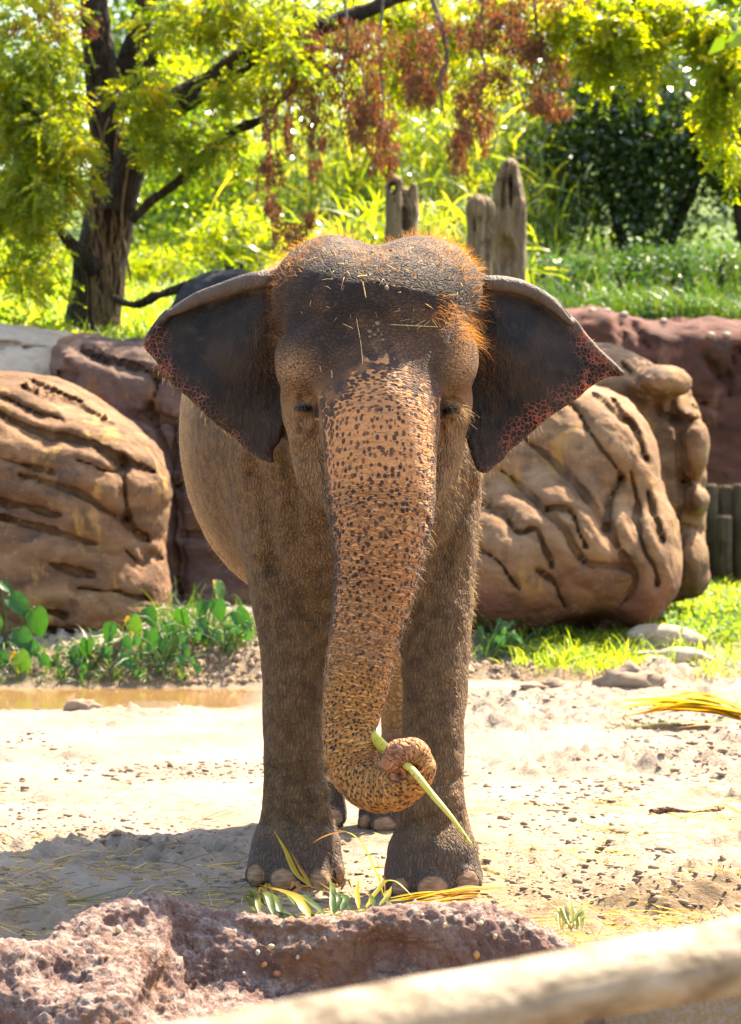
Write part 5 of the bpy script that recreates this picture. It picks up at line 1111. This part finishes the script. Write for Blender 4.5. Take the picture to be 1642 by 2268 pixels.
leaf_plant('taro plant with a yellow-spotted leaf in front of the brown boulder', 'taro plant', (-1.52, 19.3),
           [(290, 1362, 19.1, 52, -70, 0.4, me_y), (322, 1345, 19.2, 50, -60, 0.4, me_t), (250, 1378, 19.1, 46, -110, 0.4, me_t), (330, 1392, 19.0, 46, -75, 0.4, me_t), (262, 1455, 18.85, 46, -25, 0.7, me_t), (195, 1412, 19.0, 42, -100, 0.5, me_t), (360, 1412, 19.0, 34, -80, 0.4, me_t), (275, 1410, 19.0, 36, -60, 0.4, me_t), (160, 1440, 19.0, 34, -70, 0.5, me_t), (225, 1432, 18.95, 32, -50, 0.5, me_t)], 2, 'taro_plant')
leaf_plant('taro plant with a tall yellow-edged leaf beside the foreleg at left', 'taro plant', (-1.05, 19.5),
           [(402, 1345, 19.3, 58, -85, 0.3, me_t), (372, 1375, 19.2, 48, -80, 0.4, me_t), (480, 1285, 19.4, 48, -70, 0.3, me_y), (480, 1325, 19.3, 50, -80, 0.4, me_t), (520, 1350, 19.2, 54, -50, 0.4, me_t), (440, 1370, 19.2, 40, -60, 0.4, me_t), (455, 1330, 19.3, 38, -110, 0.4, me_t), (545, 1385, 19.1, 30, -70, 0.5, me_t), (390, 1405, 19.1, 34, -90, 0.4, me_t)], 3, 'taro_plant')
rgp = np.random.default_rng(31)
def penny(label, foot, x0, x1, y0, y1, n, d, smin=13, smax=24):
    L = [(rgp.uniform(x0, x1), rgp.uniform(y0, y1), d + rgp.uniform(-0.15, 0.2), rgp.uniform(smin, smax), rgp.uniform(-150, -30), rgp.uniform(0.2, 1.2), me_p) for _ in range(n)]
    leaf_plant(label, 'pennywort', foot, L, int(x0), 'pennywort')
penny('patch of small round pennywort leaves under the yellow-spotted taro', (-1.3, 19.0), 300, 450, 1395, 1490, 26, 18.95)
penny('pennywort with round leaves on the crumbly sand bank beside the foreleg', (-0.9, 19.2), 420, 565, 1375, 1420, 22, 19.15)
penny('pennywort trailing along the wet edge below the big brown boulder', (-1.8, 19.05), 110, 290, 1430, 1500, 24, 19.0, 12, 20)
penny('low round-leaved pennywort in the shade right of the foreleg', (0.8, 19.6), 1065, 1150, 1365, 1420, 16, 19.5, 12, 20)

def base_grass():
    rg = np.random.default_rng(33); parts = []
    def tuft(px0, px1, d0, d1, n, l0, l1, w=0.007):
        d = rg.uniform(d0, d1, n); x = (rg.uniform(px0, px1, n) - CX) / FOC * d; z = ground_z(x, d); return blades(np.stack([x, d, z - 0.01], 1), rg.normal(0, 0.35, (n, 3)) + [0, -0.15, 1], rg.uniform(l0, l1, n), w, rg, 0.7, 4)
    o = foliage('shaded_grass', merge([tuft(350, 560, 19.2, 20.0, 700, 0.12, 0.46), tuft(190, 420, 18.85, 19.3, 480, 0.06, 0.25), tuft(-40, 200, 18.8, 19.3, 340, 0.05, 0.2), tuft(1055, 1160, 19.5, 20.2, 160, 0.12, 0.40), tuft(900, 1060, 19.3, 20, 100, 0.1, 0.25)]), SHADEGRASS, None); tag(o, kind='stuff')
    o = foliage('sunlit_grass', merge([tuft(1150, 1420, 19.2, 20.1, 900, 0.08, 0.34, 0.008), tuft(1200, 1390, 19.0, 19.5, 300, 0.08, 0.25), tuft(1460, 1760, 19.4, 22.5, 1500, 0.06, 0.26), tuft(1540, 1700, 18.7, 19.3, 160, 0.06, 0.18), tuft(1120, 1200, 19.0, 19.6, 60, 0.06, 0.2), tuft(1280, 1440, 20.0, 20.8, 300, 0.08, 0.25)]), GRASS, None); tag(o, kind='stuff')
    gg = leaf_mat('shiny_groundcover', (0.06, 0.12, 0.04), (0.10, 0.16, 0.06), (0.16, 0.2, 0.10), 0.3, 0.12)
    n = 1500; d = rg.uniform(20.2, 22.6, n); x = (rg.uniform(1470, 1760, n) - CX) / FOC * d; P = np.stack([x, d, ground_z(x, d) + rg.uniform(0.02, 0.14, n)], 1)
    o = foliage('ground_cover', leaf_cards(P, rg.normal(0, 1, (n, 3)) + [0, 0, 0.5], rg.uniform(0.03, 0.06, n), 0.035, rg), gg, None); tag(o, kind='stuff')
base_grass()
# ------------------------------------------------------------------ the stalk in the trunk, palm leaves, straw, clods
def strip_mat(name, a, b, c):
    g = G(name); co = g.co(); col = g.ramp(g.math('ADD', g.math('MULTIPLY', g.attr('rnd'), 0.7), g.math('MULTIPLY', g.noise(co, 14, 3), 0.45)), [(0.2, a), (0.5, b), (0.85, c)])
    g.done(col, 0.45, None, 0.4); g.translucent(g.mix(1.0, col, (2.3, 2.0, 0.7), 'MULTIPLY'), 0.55); return g.m
FR_G = strip_mat('green_palm_leaflet', (0.018, 0.06, 0.016), (0.04, 0.095, 0.02), (0.20, 0.19, 0.02)); FR_Y = strip_mat('yellow_palm_leaflet', (0.16, 0.16, 0.015), (0.34, 0.27, 0.02), (0.24, 0.12, 0.02)); FR_P = strip_mat('pale_palm_leaflet', (0.14, 0.19, 0.08), (0.26, 0.30, 0.13), (0.40, 0.38, 0.2)); FR_B = strip_mat('dry_palm_leaflet', (0.08, 0.045, 0.025), (0.15, 0.085, 0.045), (0.24, 0.15, 0.07))
def ribbon(P, w, n=6, fold=0.3, rnd=0.5, up=(0, 0, 1)):
    P = catmull(P, n); m = len(P); T = unit(np.gradient(P, axis=0)); S = unit(np.cross(T, np.array(up) + 0.001)); U = np.cross(S, T); t = np.linspace(0, 1, m)
    ww = (w * np.minimum(1, 0.35 + t * 4) * (1 - np.clip((t - 0.45) / 0.55, 0, 1) ** 1.5 * 0.94) / 2)[:, None]
    V = np.stack([P - S * ww + U * ww * fold, P, P + S * ww + U * ww * fold], 1).reshape(-1, 3); F = []
    for i in range(m - 1):
        for j in (0, 1): F.append((3 * i + j, 3 * i + j + 1, 3 * i + 4 + j, 3 * i + 3 + j))
    return V, np.array(F), np.clip(np.full(len(V), rnd) + np.repeat(t * 0.3, 3), 0, 1)
def leaflets(name, label, cat, base, items, rib=None, group=None):
    root = empty(name, base, label, cat, group)
    if rib is not None:
        V, F = tube(catmull(rib, 6), np.linspace(0.012, 0.005, len(catmull(rib, 6))), 8); mesh('rib', rel(V, root), fix_quads(F), FR_P, root, dict(rnd=np.full(len(V), 0.5)))
    for (P, w, m, k) in items:
        V, F, R = ribbon(P, w, 6, 0.35, k); mesh('leaflet', rel(V, root), F, m, root, dict(rnd=R))
    return root
rgs = np.random.default_rng(51)
def stalk():
    Q = catmull([W(822, 1628, 9.97), W(850, 1655, 9.92), W(880, 1680, 9.82), W(912, 1704, 9.70), W(955, 1757, 9.64), W(1000, 1810, 9.58), W(1046, 1872, 9.52)], 6); n = len(Q)
    R = np.interp(np.linspace(0, 1, n), [0, 0.25, 0.5, 0.75, 1], [0.021, 0.019, 0.0125, 0.0095, 0.004]); V, F = tube(Q, R, 10)
    g = G('palm_stalk'); co = g.co(); c = g.mix(g.rng(g.noise(g.vmul(co, (1, 1, 1)), 9, 3), 0.35, 0.65), (0.42, 0.38, 0.025), (0.50, 0.42, 0.10)); c = g.mix(g.rng(g.noise(co, 40, 2), 0.55, 0.7), c, (0.14, 0.20, 0.02)); g.done(c, 0.4)
    tag(mesh('palm_stalk', V, fix_quads(F), g.m), 'long yellow green palm stalk gripped in the curled tip of the trunk', 'stalk')
stalk()
# green frond lying against the ledge
it = []
for (bx, by, tx, ty, w, k) in ((700, 2040, 640, 1985, 22, .2), (684, 2030, 579, 1963, 24, .25), (655, 2032, 560, 1978, 22, .3), (640, 2030, 522, 1976, 22, .2), (606, 2026, 555, 1976, 20, .3), (565, 2018, 517, 1975, 20, .5), (575, 2022, 538, 1965, 16, .6), (719, 2026, 684, 1980, 18, .1), (737, 2020, 729, 1964, 15, .1), (757, 2016, 745, 1952, 13, .15), (777, 2014, 765, 1980, 13, .1),
                            (795, 2012, 787, 1963, 12, .2), (740, 2025, 702, 1975, 16, .2), (812, 2010, 806, 1972, 11, .25), (828, 2008, 822, 1975, 11, .3), (842, 2006, 845, 1960, 11, .4), (625, 2030, 590, 1990, 20, .2), (860, 2004, 866, 1968, 10, .4)):
    d0 = 9.86; b, t = W(bx, by, d0), W(tx, ty, 10.02 + 0.1 * rgs.random()); t = t + np.array([rgs.normal(0, 0.02), rgs.normal(0, 0.03), rgs.normal(0, 0.012)]); m = (b + t) / 2 + np.array([rgs.normal(0, 0.02), -0.02, rgs.uniform(0.0, 0.03)]); it.append(([b, m, t], w * 9.9 / FOC * rgs.uniform(0.8, 1.25), FR_Y if rgs.random() < 0.22 else FR_G, k + rgs.uniform(-.1, .3)))
leaflets('palm_frond', 'dark green palm frond with pointed leaflets lying behind the rock ledge', 'palm frond', W(700, 2040, 9.9), it, [W(540, 2030, 9.86), W(640, 2042, 9.86), W(760, 2026, 9.86), W(870, 2006, 9.88)])
it = []
for i in range(17):
    a = rgs.uniform(860, 980); b = rgs.uniform(1030, 1155); y = rgs.uniform(1980, 2002); d = 10.22 + rgs.uniform(-0.1, 0.15)
    p0, p1 = W(a, y + 12, d), W(b, y - 0.22 * max(b - 1040, 0) - rgs.uniform(0, 6), d + 0.1); p0[2] = max(p0[2], 0.02) + 0.01; p1[2] = max(p1[2], 0.02); it.append(([p0, (p0 + p1) / 2 + [0, 0, rgs.uniform(0.0, 0.02)], p1], rgs.uniform(0.016, 0.034), FR_Y if rgs.random() < 0.75 else FR_B, rgs.random()))
leaflets('palm_strips', 'heap of yellow torn palm strips lying before the right forefoot', 'palm strips', (0.2, 10.3, 0.0), it)
it = []
for i in range(18):
    a = rgs.uniform(560, 760); b = a + rgs.uniform(-90, 90); y = rgs.uniform(1972, 2003); d = 10.4 + rgs.uniform(-0.2, 0.1)
    p0, p1 = W(a, y, d), W(b, y - rgs.uniform(0, 22), d + 0.06); p0[2] = max(p0[2], 0.015) ; p1[2] = max(p1[2], 0.02); it.append(([p0, (p0 + p1) / 2 + [0, 0, rgs.uniform(0.0, 0.04)], p1], rgs.uniform(0.012, 0.022), FR_Y if rgs.random() < 0.7 else FR_B, rgs.random()))
leaflets('palm_strips', 'scattered yellow and brown palm strips under the toes of the left forefoot', 'palm strips', (-0.25, 10.4, 0.0), it)
leaflets('palm_leaf', 'bent brown and green palm leaf arching up between the forefeet', 'palm leaf', (0.05, 10.3, 0.0), [([W(850, 1985, 10.2), W(835, 1940, 10.2), W(808, 1880, 10.2), W(785, 1852, 10.2), W(765, 1842, 10.2)], 0.026, FR_G, .7), ([W(768, 1842, 10.2), W(745, 1845, 10.2), W(715, 1855, 10.2), W(692, 1868, 10.2)], 0.022, FR_B, .2), ([W(846, 1985, 10.22), W(838, 1920, 10.22), W(834, 1900, 10.22)], 0.012, FR_B, .2), ([W(852, 1985, 10.22), W(852, 1930, 10.22), W(856, 1900, 10.22)], 0.012, FR_B, .3)])
leaflets('palm_leaf', 'thin yellow palm leaf leaning against the left forefoot', 'palm leaf', (-0.2, 10.6, 0.0), [([W(692, 1968, 10.55), W(655, 1935, 10.6), W(632, 1885, 10.66), W(606, 1838, 10.7)], 0.022, FR_Y, .2), ([W(690, 1965, 10.5), W(668, 1930, 10.55), W(645, 1888, 10.6)], 0.016, FR_Y, .7)])
leaflets('palm_leaf', 'green palm leaf folded in an arch beside the right forefoot', 'palm leaf', (0.07, 10.1, 0.0), [([W(812, 2005, 10.0), W(836, 1975, 10.1), W(856, 1953, 10.15), W(880, 1955, 10.15), W(914, 1985, 10.1)], 0.018, FR_G, .9)])
# frond at the right edge
it = []
for i in range(36):
    y = 1540 + 50 * rgs.random(); tip = rgs.uniform(1345, 1470); d = 16.2 + rgs.uniform(-0.15, 0.35); p0, p2 = W(rgs.uniform(1640, 1700), rgs.uniform(1580, 1600), 16.0), W(tip, y + (1405 - tip) * 0.12, d)
    p2[2] = max(p2[2], 0.03); p0 = p0 + np.array([0, rgs.uniform(-.15, .25), rgs.uniform(-0.01, 0.03)]); p1 = (p0 * 0.45 + p2 * 0.55) + [0, 0, rgs.uniform(0.01, 0.06)]; it.append(([p0, p1, p2], rgs.uniform(0.035, 0.06), FR_Y if rgs.random() < 0.82 else (FR_G if rgs.random() < .6 else FR_B), rgs.random() * 0.8))
it += [([W(1665, 1600, 16.1), W(1640, 1570, 16.1), W(1622, 1530, 16.1)], 0.045, FR_G, .9), ([W(1620, 1592, 15.8), W(1450, 1604, 15.6), W(1290, 1622, 15.5)], 0.02, FR_G, .3), ([W(1640, 1600, 15.6), W(1560, 1606, 15.4), W(1500, 1612, 15.3)], 0.02, FR_Y, .6), ([W(1420, 1578, 16.2), W(1340, 1560, 16.4), W(1220, 1532, 16.6)], 0.012, FR_Y, .7)]
leaflets('palm_frond', 'yellow green palm frond lying on the sand at the right edge', 'palm frond', (1.9, 16.0, 0.0), it)
leaflets('palm_leaf', 'short green palm leaf on the sand at the right edge, nearer than the frond', 'palm leaf', (1.35, 12.2, 0.0), [([W(1662, 1818, 12.4), W(1625, 1795, 12.6), W(1588, 1772, 12.8)], 0.024, FR_G, .8)])
it = []
for i in range(16):
    a = rgs.uniform(1240, 1290); y = rgs.uniform(2045, 2080); d = 9.75; p0 = W(a, y, d); p2 = W(a + rgs.uniform(-50, 75), y - rgs.uniform(30, 75), d + 0.12); p0[2] = max(p0[2], 0.02); it.append(([p0, (p0 + p2) / 2 + [0, 0, 0.02], p2], rgs.uniform(0.008, 0.014), FR_P, rgs.random()))
leaflets('grass_bundle', 'small bundle of pale grass stalks dropped right of the rock ledge', 'grass bundle', (0.62, 9.75, 0.0), it)
leaflets('palm_leaf', 'single dull green palm leaf in the elephant shadow at left', 'palm leaf', (-0.95, 10.4, 0.0), [([W(120, 1998, 10.5), W(190, 1992, 10.5), W(290, 1962, 10.7)], 0.022, FR_G, .2)])

# dry bits lying on the head
GS = strip_mat('dry_straw', (0.26, 0.20, 0.13), (0.40, 0.33, 0.24), (0.50, 0.45, 0.37))
def on_head(px, py, back=10.9):
    q = evol.hit(W(px, py, 10.3), 9.6, back); return q
straws = [(790, 706, 800, 762, 'longest pale straw hanging down the middle of the forehead'), (800, 762, 804, 806, 'pale straw continuing below the longest straw on the forehead'), (866, 719, 970, 724, 'long tan straw lying level across the forehead'), (760, 717, 782, 727, 'short slanting straw left of the clod on the forehead'),
          (708, 806, 712, 824, 'tiny straw above the left eye'), (735, 820, 736, 836, 'tiny upright straw above the freckles'), (804, 624, 811, 660, 'thin tan straw high on the forehead'), (815, 520, 870, 516, 'brown twig lying in the dip on top of the head')]
for (x0, y0, x1, y1, lab) in straws:
    a, b = on_head(x0, y0), on_head(x1, y1)
    if a is None or b is None: continue
    P = [a + (b - a) * t for t in np.linspace(0, 1, 6)]; Q = []
    for p in P:
        h = evol.hit(p, 9.6, 10.9); Q.append((h if h is not None else p) + np.array([0, -0.006, 0]))
    V, F = tube(catmull(Q, 2), 0.0015, 5); tag(mesh('straw', V, fix_quads(F), GS, None, dict(rnd=np.full(len(V), 0.8))), lab, 'straw', 'straws on the head')
parts = []
for i in range(105):
    px, py = rgs.uniform(640, 1030), rgs.uniform(545, 730)
    if py > 640 and px < 900 and rgs.random() < 0.75: continue
    a = on_head(px, py); b = on_head(px + rgs.normal(0, 12), py + rgs.normal(0, 10))
    if a is None or b is None or np.linalg.norm(a - b) > 0.1: continue
    V, F = tube(np.array([a + [0, -0.004, 0.002], (a + b) / 2 + [0, -0.010, 0.003], b + [0, -0.004, 0.001]]), rgs.uniform(0.0006, 0.0013), 4); parts.append((V, fix_quads(F)))
V, F = join(parts); tag(mesh('chaff', V, F, GS, None, dict(rnd=np.repeat(rgs.random(len(parts)), len(V) // len(parts)))), kind='stuff')
gd = G('dry_mud'); gd.done(gd.mix(gd.noise(gd.co(), 60, 3), (0.11, 0.075, 0.05), (0.22, 0.16, 0.11)), 0.9)
V0, F0 = ico_data(1); parts = []
for (px, py) in ((818, 735), (828, 722), (838, 732), (830, 742), (846, 742), (812, 724), (835, 716), (848, 752), (820, 745), (842, 724), (838, 621), (826, 560), (846, 566), (800, 562), (866, 556), (880, 572), (760, 640), (858, 640)):
    q = on_head(px, py)
    if q is not None: parts.append((V0 * rgs.uniform(0.005, 0.010) * (np.clip(1 + 0.35 * rgs.normal(0, 1, len(V0)), 0.4, 1.8))[:, None] + q, F0))
V, F = join(parts); tag(mesh('mud_crumbs', V, F, gd.m, None, smooth=False), kind='stuff')

# straw and clods over the sand
def litter():
    rg = np.random.default_rng(61); n = 5200; d = 9.5 + 4.2 * rg.random(n) ** 1.6; px = np.where(rg.random(n) < 0.7, rg.uniform(900, 1750, n), rg.uniform(-80, 900, n)); x = (px - CX) / FOC * d
    keep = fbm(np.stack([x, d, 0 * x], 1) * np.array([1.6, 2.0, 1]), 3) > -0.12; x, d = x[keep], d[keep]; n = len(x); z = ground_z(x, d)
    a = rg.uniform(0, pi, n); D = np.stack([np.cos(a), np.sin(a), rg.normal(0.12, 0.14, n)], 1); L = 0.03 + 0.11 * rg.random(n) ** 2
    b = blades(np.stack([x, d, z + 0.004], 1), D, L, 0.0028, rg, 0.15, 2, None, 0.6)
    o = foliage('straw_litter', b, GS2, None); tag(o, kind='stuff')
    n = 800; d = rg.uniform(9.6, 11.6, n); x = rg.uniform(-1.6, -0.3, n); z = ground_z(x, d); a = rg.uniform(0, pi, n); D = np.stack([np.cos(a), np.sin(a), rg.normal(0.15, 0.2, n)], 1)
    o = foliage('grass_clippings', blades(np.stack([x, d, z + 0.004], 1), D, 0.03 + 0.12 * rg.random(n) ** 2, 0.0035, rg, 0.2, 2, None, 0.5), GS3, None); tag(o, kind='stuff')
GS2 = strip_mat('ground_straw', (0.13, 0.08, 0.03), (0.30, 0.20, 0.085), (0.50, 0.40, 0.24)); GS3 = strip_mat('cut_grass', (0.06, 0.045, 0.02), (0.16, 0.115, 0.045), (0.30, 0.23, 0.11))
litter()
def clods():
    rg = np.random.default_rng(62); n = 15000; d = 9.7 + 9.0 * rg.random(n); x = (rg.uniform(-60, 1720, n) - CX) / FOC * d
    f = fbm(np.stack([x, d, 0 * x], 1) * np.array([1.1, 0.9, 1]) + 3.1, 3); keep = f + rg.normal(0, 0.10, n) > 0.10; keep &= ~((x < -0.5) & (d > 17.3) & (d < 18.9)); x, d = x[keep], d[keep]; n = len(x); z = ground_z(x, d)
    s = 0.004 + 0.014 * rg.random(n) ** 3.5; V0, F0 = ico_data(1); nv = len(V0)
    V = (V0[None] * np.clip(1 + 0.33 * rg.normal(0, 1, (n, nv, 1)), 0.35, 1.9) * s[:, None, None] * rg.uniform(0.7, 1.4, (n, 1, 3)) * [1.2, 1, 0.6] + np.stack([x, d, z + s * 0.1], 1)[:, None]).reshape(-1, 3)
    F = (F0[None] + (np.arange(n) * nv)[:, None, None]).reshape(-1, 3)
    g = G('sand_clod'); g.done(g.mix(g.noise(g.co(), 12, 4), (0.28, 0.20, 0.135), (0.17, 0.115, 0.075)), 0.95)  # shadows of sand crumbs put into the clods' darker colour
    tag(mesh('sand_clods', V, F, g.m, None, smooth=False), kind='stuff')
    V1, F1 = ico_data(3); ms = []
    for (px, py, r, lab) in ((1395, 1520, 0.12, 'largest clod of sand, standing on the flat beyond the palm frond'), (1225, 1523, 0.05, 'small pointed clod left of the largest clod on the sand'), (1180, 1528, 0.045, 'small square clod on the sand nearest the right hind ground'), (175, 1575, 0.06, 'dark wet clod at the near edge of the muddy water')):
        dd = ground_d(py); q = W(px, py, dd); k = 1 + 0.75 * fbm(V1 * 1.9 + px, 3) + 0.25 * fbm(V1 * 6, 2)
        VV = V1 * k[:, None] * np.array([1.6, 0.8, 0.75]) * r; o = mesh('clod', VV, F1, g.m); o.location = (q[0], dd, float(ground_z(np.array([q[0]]), np.array([dd]))[0]) + 0.25 * r); tag(o, lab, 'clod', 'clods on the sand')
    # crumbling bank at the water's edge
    n = 1800; d = rg.uniform(18.85, 20.0, n); px = np.where(rg.random(n) < 0.6, rg.uniform(330, 620, n), np.where(rg.random(n) < 0.6, rg.uniform(1040, 1180, n), rg.uniform(0, 330, n))); x = (px - CX) / FOC * d; z = ground_z(x, d); s = 0.005 + 0.022 * rg.random(n) ** 4
    V = (V0[None] * np.clip(1 + 0.3 * rg.normal(0, 1, (n, nv, 1)), 0.4, 1.8) * s[:, None, None] + np.stack([x, d, z + s * 0.3], 1)[:, None]).reshape(-1, 3); F = (F0[None] + (np.arange(n) * nv)[:, None, None]).reshape(-1, 3)
    g2 = G('bank_rubble_sand'); g2.done(g2.mix(g2.noise(g2.co(), 9, 4), (0.34, 0.25, 0.165), (0.22, 0.15, 0.095)), 0.95); tag(mesh('bank_rubble', V, F, g2.m, None, smooth=False), kind='stuff')
clods()
def low_mound(label, pts, d, r):  # sunlit sandy mounds, built as rounded lumps in the pale rock colour
    Q = catmull(pts, 6); P = np.array([W(a, b, d) for a, b in Q]); 
    V, F = tube(P, r * (0.75 + 0.3 * np.sin(np.linspace(0.3, 2.8, len(P)))), 16); V[:, 2] = (V[:, 2] - P[:, 2].mean()) * 0.5 + P[:, 2].mean() - 0.015; T = fix_quads(F); V = V + normals(V, T) * (0.09 * fbm(V * 5, 3))[:, None]
    tag(mesh('sand_mound', V, T, m_pale), label, 'sand mound')
def bark_strip():
    Q = np.array([W(a, b, ground_d(b + 4)) for a, b in catmull([(1440, 1800), (1480, 1796), (1530, 1801), (1570, 1798), (1602, 1790)], 6)]); Q[:, 2] += 0.006
    V, F = tube(Q, 0.013 * (0.7 + 0.3 * np.sin(np.linspace(0, 9, len(Q)))), 8); tag(mesh('bark_strip', V, fix_quads(F), VINE), 'curved strip of brown bark lying on the sand below the right edge frond', 'bark')
bark_strip()
low_mound('long low sunlit sandy mound in the grass below the cleft boulder', [(1385, 1392), (1440, 1398), (1500, 1415), (1550, 1435)], 20.3, 0.085)
low_mound('low sunlit sandy mound at the sand edge in front of the longer mound', [(1400, 1432), (1460, 1440), (1530, 1452), (1580, 1462)], 19.6, 0.07)
